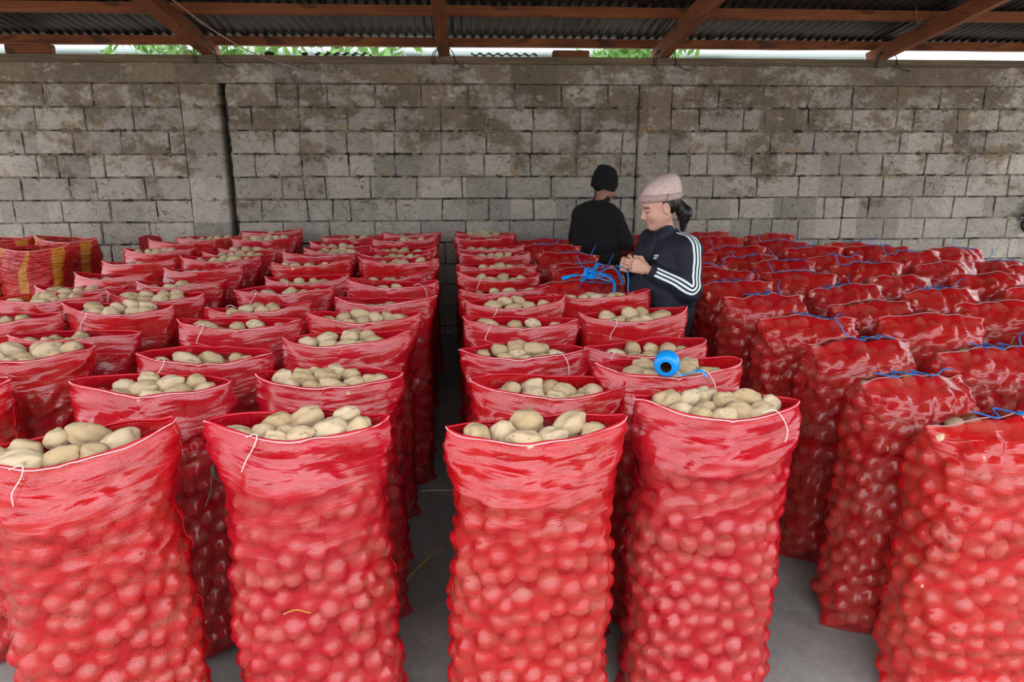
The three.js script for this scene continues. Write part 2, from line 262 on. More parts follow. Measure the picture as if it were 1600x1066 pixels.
function buildSack(open, seed, NU, NV, stripes) {
  const S = sackShell(open, seed), R = rng(seed * 17 + 5), fill = open ? 0.955 : 0.985;
  // potatoes pressed against the cloth, by dart throwing on the shell
  const cell = 0.06, hash = new Map(), pots = [], key = (p) => `${Math.floor(p.x / cell)},${Math.floor(p.y / cell)},${Math.floor(p.z / cell)}`;
  const near = (p, f) => { const a = Math.floor(p.x / cell), b = Math.floor(p.y / cell), c = Math.floor(p.z / cell); for (let i = -1; i <= 1; i++) for (let j = -1; j <= 1; j++) for (let k = -1; k <= 1; k++) for (const o of hash.get(`${a + i},${b + j},${c + k}`) ?? []) f(o); };
  let miss = 0;
  while (miss < 500 && pots.length < 620) {
    const th = S.theta(R()), t = 0.022 + R() * (fill - 0.037), r = 0.025 + R() * R() * 0.013, p = S.at(th, t, true); let ok = true;
    near(p, (o) => { if (o.p.distanceTo(p) < (o.r + r) * 0.86) ok = false; });
    if (!ok) { miss++; continue; } miss = 0;
    const n = S.normal(th, t), o = { p, r, n, lift: (R() - 0.6) * (open ? 0.010 : 0.014) }; pots.push(o); const k = key(p); if (!hash.has(k)) hash.set(k, []); hash.get(k).push(o);
  }
  // the cloth, drawn over them
  const mer = [0]; for (let j = 1; j <= NV; j++) mer.push(mer[j - 1] + S.at(1.2, j / NV, true).distanceTo(S.at(1.2, (j - 1) / NV, true))); const ml = mer[NV]; mer.forEach((v, j) => { mer[j] = v / ml; });
  const P = [], U = [], I = [];
  for (let j = 0; j <= NV; j++) for (let i = 0; i <= NU; i++) {
    const t = j / NV, th = S.theta(i / NU), p = S.at(th, t), n = S.normal(th, t); let h = -0.016;
    near(p, (o) => { const d2 = o.p.distanceToSquared(p), v = o.lift - d2 / (2 * o.r); if (v > h) h = v; });
    if (open) { const k = sst(0.80, 0.94, t); h = lerp(h, Math.max(h, -0.004), k); }
    h += 0.0045; if (t > fill) h *= 1 - sst(fill, 1, t);
    p.addScaledVector(n, h); if (p.y < 0.002) p.y = 0.002;
    P.push(p.x, p.y, p.z); U.push(i / NU * S.total / 0.477, mer[j]);
  }
  for (let j = 0; j < NV; j++) for (let i = 0; i < NU; i++) { const a = j * (NU + 1) + i, b = a + NU + 1; I.push(a, b, a + 1, a + 1, b, b + 1); }
  const g = new THREE.BufferGeometry(); g.setAttribute('position', new THREE.Float32BufferAttribute(P, 3)); g.setAttribute('uv', new THREE.Float32BufferAttribute(U, 2)); g.setIndex(I); g.computeVertexNormals();
  const N = g.attributes.normal; for (let j = 0; j <= NV; j++) { const a = j * (NU + 1), b = a + NU, v = V().fromBufferAttribute(N, a).add(V().fromBufferAttribute(N, b)).normalize(); N.setXYZ(a, v.x, v.y, v.z); N.setXYZ(b, v.x, v.y, v.z); }
  // contents as instances: the pressed layer plus a deeper one that closes the gaps
  const inst = [], q = new THREE.Quaternion(), m4 = new THREE.Matrix4();
  for (const o of pots) { const c = o.p.clone().addScaledVector(o.n, o.lift - o.r * 1.2); q.setFromEuler(new THREE.Euler(R() * 6, R() * 6, R() * 6)); inst.push(m4.clone().compose(c, q, V(o.r, o.r, o.r))); }
  for (const o of pots) if (R() < 0.42 && o.p.y > 0.08 && o.p.y < 0.9) { const c = o.p.clone().addScaledVector(o.n, -0.062 - R() * 0.012); c.x += (R() - 0.5) * 0.04; c.y += (R() - 0.5) * 0.04; q.setFromEuler(new THREE.Euler(R() * 6, R() * 6, R() * 6)); inst.push(m4.clone().compose(c, q, V(0.033, 0.033, 0.033))); }
  const out = { g, inst, seed, open, S };
  if (open) { // hem rope along the mouth and its thread
    const hp = [], tp = []; for (let i = 0; i < 56; i++) { const th = S.theta(i / 56), p = S.at(th, 1), o = V(p.x, 0, p.z).setLength(0.0035); hp.push(p.clone().add(V(0, -0.001, 0))); tp.push(p.clone().add(o).add(V(0, 0.0015 - 0.006 * (0.5 + noise(i * 0.3, seed, 2)), 0))); }
    out.hem = tube(hp, 0.0042, 84, 5, true); out.thread = tube(tp.filter((_, i) => true), 0.0017, 84, 4, true);
    const ths = (R() < 0.5 ? 1 : -1) * (0.5 + R() * 0.3), e = S.at(Math.PI / 2 - ths, 1), e2 = S.at(Math.PI / 2 - ths, 0.95), f = V(e.x, 0, e.z).setLength(0.02);
    out.string = tube([e.clone().add(V(-0.03, 0.004, 0)), e.clone().add(V(0, 0.014, 0.01)), e.clone().add(f).add(V(0.01, -0.012, 0)), e2.clone().add(f).add(V(0.004, 0, 0)), e2.clone().add(f).add(V(0.02 * (R() - 0.5), -0.03, 0))], 0.0013, 20, 5);
  } else { // closing seam: zigzag of twine over the pursed mouth
    const zp = [], n = 5; const F = (k, s) => S.at((s > 0 ? 1 : -1) * Math.acos(clamp(k, -0.999, 0.999)), 1);
    const k0 = -0.7 + R() * 0.6, k1 = k0 + 0.6 + R() * 0.5;
    for (let i = 0; i <= n; i++) { const k = lerp(k0, k1, i / n), p = F(k, i % 2 ? 1 : -1).clone(); p.y += 0.004 + R() * 0.003; p.z += (i % 2 ? 1 : -1) * 0.006; zp.push(p); }
    const end = zp[zp.length - 1], sgn = R() < 0.5 ? -1 : 1;
    const loose = R(); zp.push(end.clone().add(V(0.02 * sgn, 0.018 + 0.03 * loose, 0.01))); zp.push(end.clone().add(V(0.03 * sgn, 0.02 + 0.06 * loose, 0.035)));
    out.twine = tube(zp, 0.0026, 60, 5);
    const sp = []; for (let i = 0; i <= 20; i++) { const k = lerp(-0.97, 0.97, i / 20), a = F(k, 1), b = F(k, -1); sp.push(a.lerp(b, 0.3).add(V(0, 0.001, 0.004))); }
    out.seam = tube(sp, 0.002, 40, 4);
  }
  // side seam: a ridge of doubled cloth
  const ridge = [], rc = Math.round(NU / 2); for (let j = 0; j <= NV; j += 2) { const k = (j * (NU + 1) + rc) * 3; ridge.push(V(P[k] + 0.0005, P[k + 1], P[k + 2])); }
  out.ridge = tube(ridge, 0.0022, NV, 4);
  return out;
}
function placeSack(V0, x, z, ry, label, grp, { sy = 1, flip = false, netM, name = 'potato_sack', plain = false } = {}) {
  const o = group(name, x, 0, z, ry + (flip ? Math.PI : 0)); o.scale.set(1, sy, 1); tag(o, label, 'sack', grp);
  const open = V0.open, R = rng(Math.round(x * 977 + z * 1311) + 9);
  mesh('net', V0.g, netM ?? (open ? netOpen : netShut)[R() < 0.5 ? 0 : 1], o);
  const im = new THREE.InstancedMesh(potIn, potInMat, V0.inst.length); V0.inst.forEach((m, i) => im.setMatrixAt(i, m)); im.name = 'potatoes'; im.userData = { kind: 'stuff', label: 'potatoes packed inside the net' }; im.castShadow = im.receiveShadow = true; o.add(im);
  mesh('side_seam', V0.ridge, hemMat, o);
  if (open) { mesh('hem', V0.hem, hemMat, o); const t = mesh('hem_thread', V0.thread, threadMat, o); t.userData.label = 'pale thread along the mouth'; if (!plain && R() < (z > -2.6 ? 0.25 : 0.45)) { const s = mesh('string', V0.string, whiteString, o); s.userData.label = 'loose white string end'; } }
  else { if (R() < 0.7 || z > -3) { const t = mesh('twine', V0.twine, blueTwine, o); t.userData.label = 'blue closing twine'; } const s = mesh('seam', V0.seam, seamMat, o); s.userData.label = 'pale pursed seam'; }
  return o;
}
// variants: fine for the nearest, coarser with distance
const cache = new Map();
const variant = (open, seed, lod) => { const k = `${open}${seed}${lod}`; if (!cache.has(k)) cache.set(k, buildSack(open, seed, ...[[150, 104], [96, 66], [64, 46]][lod])); return cache.get(k); };

const ORD = ['first', 'second', 'third', 'fourth', 'fifth', 'sixth', 'seventh', 'eighth', 'ninth', 'tenth', 'eleventh', 'twelfth', 'thirteenth', 'fourteenth', 'fifteenth', 'sixteenth', 'seventeenth', 'eighteenth', 'nineteenth', 'twentieth'];
// rows: x of the row, [z of the front rim or seam, x offset, turn in degrees]
const rows = [
  { id: 'L1', where: 'row just left of the central aisle', open: 1, x: -0.455, s: [[-1.78, 0.01, 6], [-2.3, -0.02, 1], [-2.68, -0.04, 0], [-3.058, -0.03, 3], [-3.436, 0.03, 2], [-3.813, 0.02, -2], [-4.191, 0, 3], [-4.569, 0.01, -1], [-4.947, -0.01, 2], [-5.324, 0.02, -2], [-5.702, -0.02, 1], [-6.08, -0.03, 3]] },
  { id: 'L2', where: 'second row left of central aisle', open: 1, x: -0.97, s: [[-1.7, -0.02, 20], [-2.19, -0.03, 8], [-2.6, -0.02, 2], [-2.989, -0.01, 5], [-3.378, 0.01, 2], [-3.767, 0, 4], [-4.156, 0.02, -3], [-4.544, 0.03, 2], [-4.933, 0, 4], [-5.322, 0, -2], [-5.711, 0.01, 3], [-6.1, 0.01, 0]] },
  { id: 'L3', where: 'third row left of central aisle', open: 1, x: -1.62, s: [[-2.2, -0.08, 5], [-2.58, -0.05, 9], [-2.95, 0.0, 5], [-3.317, 0.03, 3], [-3.683, 0.05, 0], [-4.05, 0, 3], [-4.417, 0, -4], [-4.783, 0, 4], [-5.15, -0.01, 6], [-5.517, 0.02, -2], [-5.883, 0, 4], [-6.25, -0.01, 3]] },
  { id: 'L4', where: 'fourth row left of central aisle', open: 1, x: -2.1, s: [[-3.2, 0.02, 4], [-3.56, 0.03, 6], [-3.93, 0, 0], [-4.354, -0.02, -8], [-4.778, -0.05, -4], [-5.202, -0.08, 2], [-5.626, -0.03, 4], [-6.05, -0.01, 2]] },
  { id: 'R1', where: 'row just right of the central aisle', open: 1, x: 0.21, s: [[-1.73, -0.05, 3], [-2.14, 0.03, -1], [-2.6, 0.01, 2], [-2.994, 0.01, 0], [-3.389, -0.01, 1], [-3.783, -0.03, 1], [-4.178, -0.01, 3], [-4.572, -0.01, -1], [-4.967, -0.03, 2], [-5.361, -0.02, 2], [-5.756, -0.03, 0], [-6.15, -0.07, 1]] },
  { id: 'R2', where: 'second row right of central aisle', open: 1, x: 0.70, s: [[-1.87, 0, 1], [-2.25, 0, 2], [-2.61, -0.01, 6], [-3.08, 0.01, 2], [-3.46, -0.045, 1]] },
  { id: 'R2b', skip: 5, where: 'second row right of central aisle', open: 0, x: 0.70, s: [[-3.95, -0.05, 8], [-4.36, 0.0, -6], [-4.77, 0.05, 9], [-5.17, 0, 4], [-5.56, -0.04, -4], [-6.0, -0.08, 5]] },
  { id: 'R3', where: 'third row right of central aisle', open: 0, x: 1.51, s: [[-1.93, 0.02, 6], [-2.32, 0, 12], [-2.78, 0.03, 7], [-3.17, 0, -4], [-3.55, -0.02, 12], [-3.95, 0, 8], [-4.34, 0.02, -9], [-4.73, -0.01, 10], [-5.12, 0.02, 5], [-5.52, -0.01, -6], [-5.92, 0.01, 9], [-6.3, 0.02, 2]] },
  { id: 'R4', where: 'fourth row right of central aisle', open: 0, x: 2.02, s: [[-2.18, 0.04, -6], [-2.66, -0.02, 6], [-3.08, 0.02, -8], [-3.49, 0, 9], [-3.9, 0.03, 12], [-4.3, -0.01, -7], [-4.7, 0.02, 6], [-5.1, 0, 11], [-5.5, 0.03, -5], [-5.9, -0.01, 8], [-6.28, 0.02, 4]] },
  { id: 'R5', where: 'fifth row right of central aisle', open: 0, x: 2.53, s: [[-2.9, 0.03, 10], [-3.32, 0, -8], [-3.73, 0.02, 6], [-4.14, 0, 13], [-4.55, 0.03, -6], [-4.96, 0, 8], [-5.36, 0.02, 3], [-5.77, -0.02, -9], [-6.2, 0.02, 6]] },
  { id: 'R6', where: 'sixth row right of central aisle', open: 0, x: 3.04, s: [[-3.7, 0, 8], [-4.1, 0.03, -7], [-4.52, 0, 10], [-4.92, 0.02, 5], [-5.33, 0.0, -8], [-5.74, 0.02, 9]] },
  { id: 'R7', where: 'seventh row right of central aisle', open: 0, x: 3.55, s: [[-4.3, 0, 7], [-4.72, 0.02, -9], [-5.13, 0, 8]] },
];
const openPlaced = [];
for (const r of rows) r.s.forEach(([z, dx, deg], i) => {
  const near = -z < 2.75, lod = near ? 0 : -z < 4.2 ? 1 : 2, h = rng(Math.round(z * 1000) + r.x * 77 | 0)(), seed = near ? 100 + Math.round(-z * 97 + r.x * 31) : 1 + Math.floor(h * (r.open ? 6 : 6));
  const v = variant(r.open, seed, lod), flip = !near && h * 977 % 1 < 0.5, k = i + (r.skip ?? 0);
  const label = r.open ? `open red potato sack, ${ORD[k]} from front, ${r.where}` : `closed red potato sack, ${ORD[k]} from front, ${r.where}`;
  const sy = (r.open ? 0.975 : 0.965) + 0.05 * ((h * 331) % 1), zc = r.open ? z - 0.13 : z;
  const o = placeSack(v, r.x + dx, zc, deg * Math.PI / 180, label, r.open ? 'open red sacks of potatoes in rows' : 'closed red sacks of potatoes in rows', { sy, flip });
  if (r.open) openPlaced.push({ o, v, near: -z, k, where: r.where, S: v.S });
});
// loose potatoes in the open mouths: one by one in the nearest sacks, the rest as one mass
{
  const rest = []; let single = 0; openPlaced.sort((a, b) => a.near - b.near);
  const up = V(0, 1, 0);
  for (const s of openPlaced) {
    const R = rng(s.v.seed * 31 + Math.round(s.o.position.z * 100)), pl = [], far = s.near > 4.4; s.o.updateMatrixWorld(true);
    const fullness = 0.2 + R() * 0.8, skew = (R() - 0.5) * 0.03, rim = s.S.at(Math.PI / 2, 1).y, low = s.near < 2.0 ? 0 : R() * 0.03, big = s.near < 2.3 ? 0.002 : 0;
    for (let tries = 0; tries < 2500 && pl.length < 15; tries++) {
      const a = R() * 6.283, k = Math.sqrt(R()) * 0.8, e = s.S.at(a, 0.95), c0 = s.S.at(0, 0.95).add(s.S.at(Math.PI, 0.95)).multiplyScalar(0.5), x = lerp(c0.x, e.x, k), z = lerp(c0.z, e.z, k), r = 0.028 + big + R() * R() * 0.020, tx = Math.acos(clamp(spow((x - c0.x) / 0.25, 0.72), -1, 1)), fr = s.S.at(tx, 0.98).z, bk = s.S.at(-tx, 0.98).z;
      if (Math.abs(x - c0.x) > 0.165 || z + r * (1.08 + 0.9 * Math.abs(x - c0.x)) > fr || z - r * 0.95 < bk) continue;
      if (pl.some((q) => Math.hypot(q.x - x, q.z - z) < (q.r + r) * (s.near < 2.8 ? 0.94 : 0.98))) continue;
      const y = rim - 0.020 - low - (r - 0.03) * 0.4 + 0.016 * fullness * (1 - (x / 0.24) ** 2) + skew * x / 0.24 + (R() < 0.2 ? 0.016 : 0) * (1 - k) + R() * 0.008 + (z < c0.z ? 0.008 : -0.004); pl.push({ x, y, z, r });
    }
    const c = Math.cos(s.o.rotation.y); pl.sort((p, q) => (p.x - q.x) * c);
    pl.forEach((q, qi) => {
      const m = new THREE.Matrix4().compose(V(q.x, q.y, q.z), new THREE.Quaternion().setFromEuler(new THREE.Euler((R() - 0.5) * 0.9, (R() - 0.5) * 1.1 + (R() < 0.5 ? Math.PI : 0), (R() - 0.5) * 0.9)), V(q.r, q.r, q.r)).premultiply(s.o.matrixWorld), kind = Math.floor(R() * 6), c = Math.floor(R() * 4);
      if (single < 290 && s.near < 4.6) {
        single++; const p = mesh('potato', s.near < 2.5 ? potFine[kind] : potMid[kind], potMats[c]); m.decompose(p.position, p.quaternion, p.scale);
        tag(p, `${ORD[qi]} loose potato from left in ${ORD[s.k]} sack, ${s.where}`, 'potato', 'loose potatoes in the open sack mouths');
      } else rest.push([kind, m, c]);
      if (R() < 0.6) rest.push([kind, m.clone().premultiply(new THREE.Matrix4().makeTranslation((R() - 0.5) * 0.03, -0.05, -0.004)).multiply(new THREE.Matrix4().makeScale(0.8, 0.8, 0.8)), c]);
    });
  }
  const im = new THREE.InstancedMesh(potMid[1], mat({ color: 0xffffff, vertexColors: true, roughness: 0.8 }), rest.length); rest.forEach(([k, m, c], i) => { im.setMatrixAt(i, m); im.setColorAt(i, TAN[c]); });
  im.name = 'potato_heap'; im.castShadow = im.receiveShadow = true; tag(im, 'tan potatoes heaped in the mouths of the farther open red sacks', 'potatoes', null, 'stuff'); scene.add(im);
  console.log('single potatoes', single, 'rest', rest.length);
}
// ---------------------------------------------------------------- people
// distance-field helpers
const cap = (p, a, b, ra, rb = ra) => { const bx = b[0] - a[0], by = b[1] - a[1], bz = b[2] - a[2], px = p[0] - a[0], py = p[1] - a[1], pz = p[2] - a[2]; const h = clamp((px * bx + py * by + pz * bz) / (bx * bx + by * by + bz * bz + 1e-9)); return Math.hypot(px - bx * h, py - by * h, pz - bz * h) - lerp(ra, rb, h); };
const ell = (p, c, r) => { const x = (p[0] - c[0]) / r[0], y = (p[1] - c[1]) / r[1], z = (p[2] - c[2]) / r[2], k = Math.hypot(x, y, z), k2 = Math.hypot(x / r[0], y / r[1], z / r[2]); return k2 < 1e-9 ? -Math.min(...r) : k * (k - 1) / k2; };
const smin = (a, b, k) => { const h = Math.max(k - Math.abs(a - b), 0) / k; return Math.min(a, b) - h * h * k * 0.25; };
const smax = (a, b, k) => -smin(-a, -b, k);
function surf(sdf, lo, hi, h, colour) { // naive surface nets
  const n = [0, 1, 2].map((i) => Math.ceil((hi[i] - lo[i]) / h) + 1), F = new Float32Array(n[0] * n[1] * n[2]), id = (i, j, k) => i + n[0] * (j + n[1] * k);
  for (let k = 0; k < n[2]; k++) for (let j = 0; j < n[1]; j++) for (let i = 0; i < n[0]; i++) F[id(i, j, k)] = sdf([lo[0] + i * h, lo[1] + j * h, lo[2] + k * h]);
  const vid = new Int32Array(F.length).fill(-1), P = [], I = [];
  for (let k = 0; k < n[2] - 1; k++) for (let j = 0; j < n[1] - 1; j++) for (let i = 0; i < n[0] - 1; i++) {
    let c = 0, x = 0, y = 0, z = 0; const v = []; let s = 0; for (let q = 0; q < 8; q++) { v.push(F[id(i + (q & 1), j + ((q >> 1) & 1), k + (q >> 2))]); if (v[q] < 0) s++; }
    if (!s || s === 8) continue;
    for (let a = 0; a < 8; a++) for (const d of [1, 2, 4]) { const b = a | d; if (b === a || v[a] < 0 === v[b] < 0) continue; const t = v[a] / (v[a] - v[b]); x += (a & 1) + (d === 1 ? t : 0); y += ((a >> 1) & 1) + (d === 2 ? t : 0); z += (a >> 2) + (d === 4 ? t : 0); c++; }
    vid[id(i, j, k)] = P.length / 3; P.push(lo[0] + (i + x / c) * h, lo[1] + (j + y / c) * h, lo[2] + (k + z / c) * h);
  }
  const quad = (a, b, c, d, f) => { if (a < 0 || b < 0 || c < 0 || d < 0) return; if (f) I.push(a, b, c, a, c, d); else I.push(a, c, b, a, d, c); };
  for (let k = 1; k < n[2] - 1; k++) for (let j = 1; j < n[1] - 1; j++) for (let i = 1; i < n[0] - 1; i++) {
    const o = F[id(i, j, k)] < 0;
    if (o !== F[id(i + 1, j, k)] < 0) quad(vid[id(i, j - 1, k - 1)], vid[id(i, j, k - 1)], vid[id(i, j, k)], vid[id(i, j - 1, k)], o);
    if (o !== F[id(i, j + 1, k)] < 0) quad(vid[id(i - 1, j, k - 1)], vid[id(i - 1, j, k)], vid[id(i, j, k)], vid[id(i, j, k - 1)], o);
    if (o !== F[id(i, j, k + 1)] < 0) quad(vid[id(i - 1, j - 1, k)], vid[id(i, j - 1, k)], vid[id(i, j, k)], vid[id(i - 1, j, k)], o);
  }
  const N = [], C = [], U = [];
  for (let i = 0; i < P.length; i += 3) { const p = [P[i], P[i + 1], P[i + 2]], e = h * 0.5, g = [0, 1, 2].map((a) => { const q = [...p], r = [...p]; q[a] += e; r[a] -= e; return sdf(q) - sdf(r); }), l = Math.hypot(...g) || 1; N.push(g[0] / l, g[1] / l, g[2] / l); U.push(p[0] + p[2], p[1]); if (colour) C.push(...colour(p)); }
  const g = new THREE.BufferGeometry(); g.setAttribute('position', new THREE.Float32BufferAttribute(P, 3)); g.setAttribute('normal', new THREE.Float32BufferAttribute(N, 3)); g.setAttribute('uv', new THREE.Float32BufferAttribute(U, 2)); if (colour) g.setAttribute('color', new THREE.Float32BufferAttribute(C, 3)); g.setIndex(I); return g;
}
const march = (sdf, o, d, off = 0.0015) => { let t = 0; for (let i = 0; i < 60; i++) { const v = sdf([o.x + d.x * t, o.y + d.y * t, o.z + d.z * t]); if (v < 0.0004) break; t += v * 0.8; if (t > 0.5) break; } return o.clone().addScaledVector(d, t - off); };
// a flat band laid on a surface: centre line C(s), across direction A(s), seen from D(s)
function band(sdf, C, A, D, w, n) {
  const P = [], I = []; for (let i = 0; i <= n; i++) { const s = i / n, c = C(s), a = A(s), d = D(s); for (const k of [-1, -0.33, 0.33, 1]) { const q = march(sdf, c.clone().addScaledVector(a, k * w / 2).addScaledVector(d, 0.16), d.clone().negate()); P.push(q.x, q.y, q.z); } }
  for (let i = 0; i < n; i++) for (let k = 0; k < 3; k++) { const a = i * 4 + k; I.push(a, a + 1, a + 4, a + 1, a + 5, a + 4); }
  const g = new THREE.BufferGeometry(); g.setAttribute('position', new THREE.Float32BufferAttribute(P, 3)); g.setIndex(I); g.computeVertexNormals(); return g;
}
const clothTex = dataTex(128, 128, (u, v) => { const k = 0.9 + 0.1 * Math.sin(v * 6.283 * 32) * Math.sin(u * 6.283 * 32) + 0.1 * pn(u, v, 6, 6); return [k, k, k]; }); clothTex.repeat.set(8, 8);
const knitTex = dataTex(256, 256, (u, v) => { const a = Math.abs(Math.sin(u * 3.1416 * 24)), b = 0.5 + 0.5 * Math.sin(v * 6.283 * 36 + a * 2.5), k = 0.35 + 0.65 * (0.55 * a + 0.45 * b); return [k, k, k]; }, { srgb: false });
const knitMap = dataTex(256, 256, (u, v) => { const a = Math.abs(Math.sin(u * 3.1416 * 24)), b = 0.5 + 0.5 * Math.sin(v * 6.283 * 36 + a * 2.5), k = 0.84 + 0.16 * (0.55 * a + 0.45 * b) + 0.08 * pn(u, v, 12, 12); return [k, k * 0.97, k * 0.96]; });
function person(o) {
  const root = group('person', o.x, 0, o.z, o.turn); tag(root, o.label, 'person');
  const A = o.arms, sh = 0.158 * o.wide, both = (f) => { let d = 9; for (const s of [-1, 1]) d = Math.min(d, f(s)); return d; };
  const drop = o.slope ?? 0, shoulder = (s) => [s * sh, 1.185 - drop, -0.02], elbow = (s) => (s > 0 ? A.le : A.re), wrist = (s) => (s > 0 ? A.lw : A.rw), handc = (s) => (s > 0 ? A.lh : A.rh);
  const hip = (s) => [s * 0.085, 0.82, 0], knee = (s) => [s * 0.1, 0.44, 0.02], ankle = (s) => [s * 0.105, 0.07, -0.01];
  // head frame
  const HM = new THREE.Matrix4().compose(V(...o.head), new THREE.Quaternion().setFromEuler(new THREE.Euler(o.nod, o.look, 0, 'YXZ')), V(1, 1, 1)), HI = HM.clone().invert(), hv = V();
  const toHead = (p) => { hv.set(p[0], p[1], p[2]).applyMatrix4(HI); return [hv.x, hv.y, hv.z]; };
  const headSdf = (q) => {
    const m = [Math.abs(q[0]), q[1], q[2]];
    let d = ell(q, [0, 0.03, -0.014], [0.073, 0.088, 0.09]);
    d = smin(d, ell(q, [0, -0.03, 0.03], [0.06, 0.072, 0.056]), 0.03);
    d = smin(d, cap(m, [0.046, -0.045, 0.0], [0.012, -0.086, 0.055], 0.026, 0.022), 0.025);
    d = smin(d, ell(m, [0.034, -0.03, 0.055], [0.027, 0.024, 0.024]), 0.02);
    d = smin(d, ell(q, [0, -0.09, 0.066], [0.022, 0.017, 0.016]), 0.014);
    d = smin(d, cap(m, [0.008, 0.02, 0.078], [0.04, 0.02, 0.062], 0.010), 0.016);
    d = smax(d, -ell(m, [0.032, 0.002, 0.094], [0.018, 0.012, 0.016]), 0.012);
    d = Math.min(d, ell(m, [0.031, 0.0, 0.071], [0.0135, 0.0115, 0.0125]));
    d = smin(d, cap(q, [0, 0.006, 0.081], [0, -0.029, 0.099], 0.0075, 0.0105), 0.010);
    d = smin(d, ell(m, [0.0115, -0.034, 0.091], [0.008, 0.0075, 0.010]), 0.006);
    d = smin(d, ell(q, [0, -0.0565, 0.083], [0.023, 0.0062, 0.0095]), 0.005); d = smin(d, ell(q, [0, -0.0675, 0.081], [0.019, 0.0065, 0.0095]), 0.004);
    let e = ell(m, [0.077, -0.008, -0.008], [0.010, 0.031, 0.019]); e = smax(e, -ell(m, [0.088, -0.004, -0.004], [0.009, 0.018, 0.010]), 0.006); d = smin(d, e, 0.008);
    return d;
  };
  const headCol = (p) => {
    const q = toHead(p), m = Math.abs(q[0]); let c = [...o.skin];
    if (q[1] < -0.050 && q[1] > -0.0735 && m < 0.020 && q[2] > 0.082) c = [c[0] * 0.85, c[1] * 0.62, c[2] * 0.6];
    if (Math.abs(q[1] - (0.020 + 0.004 * (1 - m / 0.03))) < 0.0042 && m > 0.012 && m < 0.05 && q[2] > 0.05) c = [0.05, 0.032, 0.025];
    if (m > 0.017 && m < 0.046 && Math.abs(q[1] + 0.0045 + 14 * (m - 0.031) ** 2 * -1) < 0.0028 && q[2] > 0.06) c = [0.035, 0.022, 0.018];
    return c;
  };
  const neckA = [0, 1.19, -0.015], neckB = [o.head[0] - 0.0, o.head[1] - 0.05, o.head[2] - 0.02];
  const torso = (p, r) => { let d = 9; for (const s of [-1, 1]) d = Math.min(d, cap(p, [s * 0.055 * o.wide, 0.93, 0], [s * 0.06 * o.wide, 1.12, -0.015], r, r * 0.93)); d = smin(d, Math.min(cap(p, [-sh * 0.9, 1.185 - drop, -0.022], [0, 1.195, -0.022], r * 0.47), cap(p, [0, 1.195, -0.022], [sh * 0.9, 1.185 - drop, -0.022], r * 0.47)), 0.07); return smin(d, ell(p, [0, 0.97, 0.035], [0.13, 0.12, 0.11].map((x) => x * r / 0.11)), 0.05); };
  const arm = (p, s, ru, re, rw) => smin(cap(p, shoulder(s), elbow(s), ru, re), cap(p, elbow(s), wrist(s), re, rw), 0.03);
  const leg = (p, s, a, b, c) => smin(cap(p, hip(s), knee(s), a, b), cap(p, knee(s), ankle(s), b, c), 0.03);
  const bodyCoarse = (p) => { let d = torso(p, 0.105); d = smin(d, cap(p, neckA, neckB, 0.047), 0.03); d = smin(d, cap(p, [-0.06, 0.86, 0], [0.06, 0.86, 0], 0.11), 0.05); d = smin(d, both((s) => arm(p, s, 0.042, 0.036, 0.026)), 0.03); return smin(d, both((s) => leg(p, s, 0.08, 0.052, 0.036)), 0.04); };
  const pieces = [surf(bodyCoarse, [-0.36, -0.01, -0.2], [0.36, o.head[1] - 0.03, 0.32], 0.016, () => o.skin)];
  pieces.push(surf((p) => { const q = toHead(p); return smin(headSdf(q), cap(p, neckA, neckB, 0.048), 0.03); }, [o.head[0] - 0.14, o.head[1] - 0.16, o.head[2] - 0.15], [o.head[0] + 0.14, o.head[1] + 0.14, o.head[2] + 0.16], o.fine, headCol));
  for (const s of [1, -1]) { // hands: palm, four curled fingers, thumb
    const w = V(...wrist(s)), h = V(...handc(s)), f = h.clone().sub(w).normalize(), inn = V(-s, 0, 0).addScaledVector(f, s * f.x).normalize(), up = V().crossVectors(f, inn).multiplyScalar(s > 0 ? -1 : 1).normalize(); if (up.y < 0) up.negate();
    const at = (a, b, c) => { const q = w.clone().addScaledVector(f, a).addScaledVector(up, b).addScaledVector(inn, c); return [q.x, q.y, q.z]; };
    const bones = [[at(-0.03, 0, 0), at(0.02, 0, 0), 0.024, 0.022], [at(0.02, 0.012, 0), at(0.068, 0.026, 0.004), 0.016, 0.0125], [at(0.02, 0.004, 0), at(0.072, 0.008, 0.004), 0.016, 0.0125], [at(0.02, -0.008, 0), at(0.07, -0.010, 0.004), 0.016, 0.0125], [at(0.02, -0.018, 0), at(0.062, -0.027, 0.004), 0.014, 0.0115]];
    const fing = [[0.068, 0.027, 0.034, 0.023], [0.072, 0.009, 0.038, 0.025], [0.070, -0.010, 0.035, 0.024], [0.062, -0.028, 0.027, 0.019]].map(([a, b, l1, l2], i) => { const k = 0.75 + 0.12 * i; const p0 = at(a, b, 0.004), p1 = at(a + l1 * Math.cos(k), b - 0.002, 0.004 + l1 * Math.sin(k)), p2 = at(a + l1 * Math.cos(k) + l2 * Math.cos(k + 1.1), b - 0.003, 0.004 + l1 * Math.sin(k) + l2 * Math.sin(k + 1.1)); return [[p0, p1, 0.0092, 0.0082], [p1, p2, 0.0082, 0.0068]]; });
    const th = [[at(0.012, 0.016, 0.006), at(0.045, 0.046, 0.022), 0.0135, 0.0105], [at(0.045, 0.046, 0.022), at(0.078, 0.044, 0.040), 0.0102, 0.0078]];
    const sdf = (p) => { let d = 9; for (const b of bones) d = smin(d, cap(p, ...b), 0.012); for (const F of fing) { let e = 9; for (const b of F) e = smin(e, cap(p, ...b), 0.004); d = smin(d, e, 0.005); } let e = 9; for (const b of th) e = smin(e, cap(p, ...b), 0.008); return smin(d, e, 0.010); };
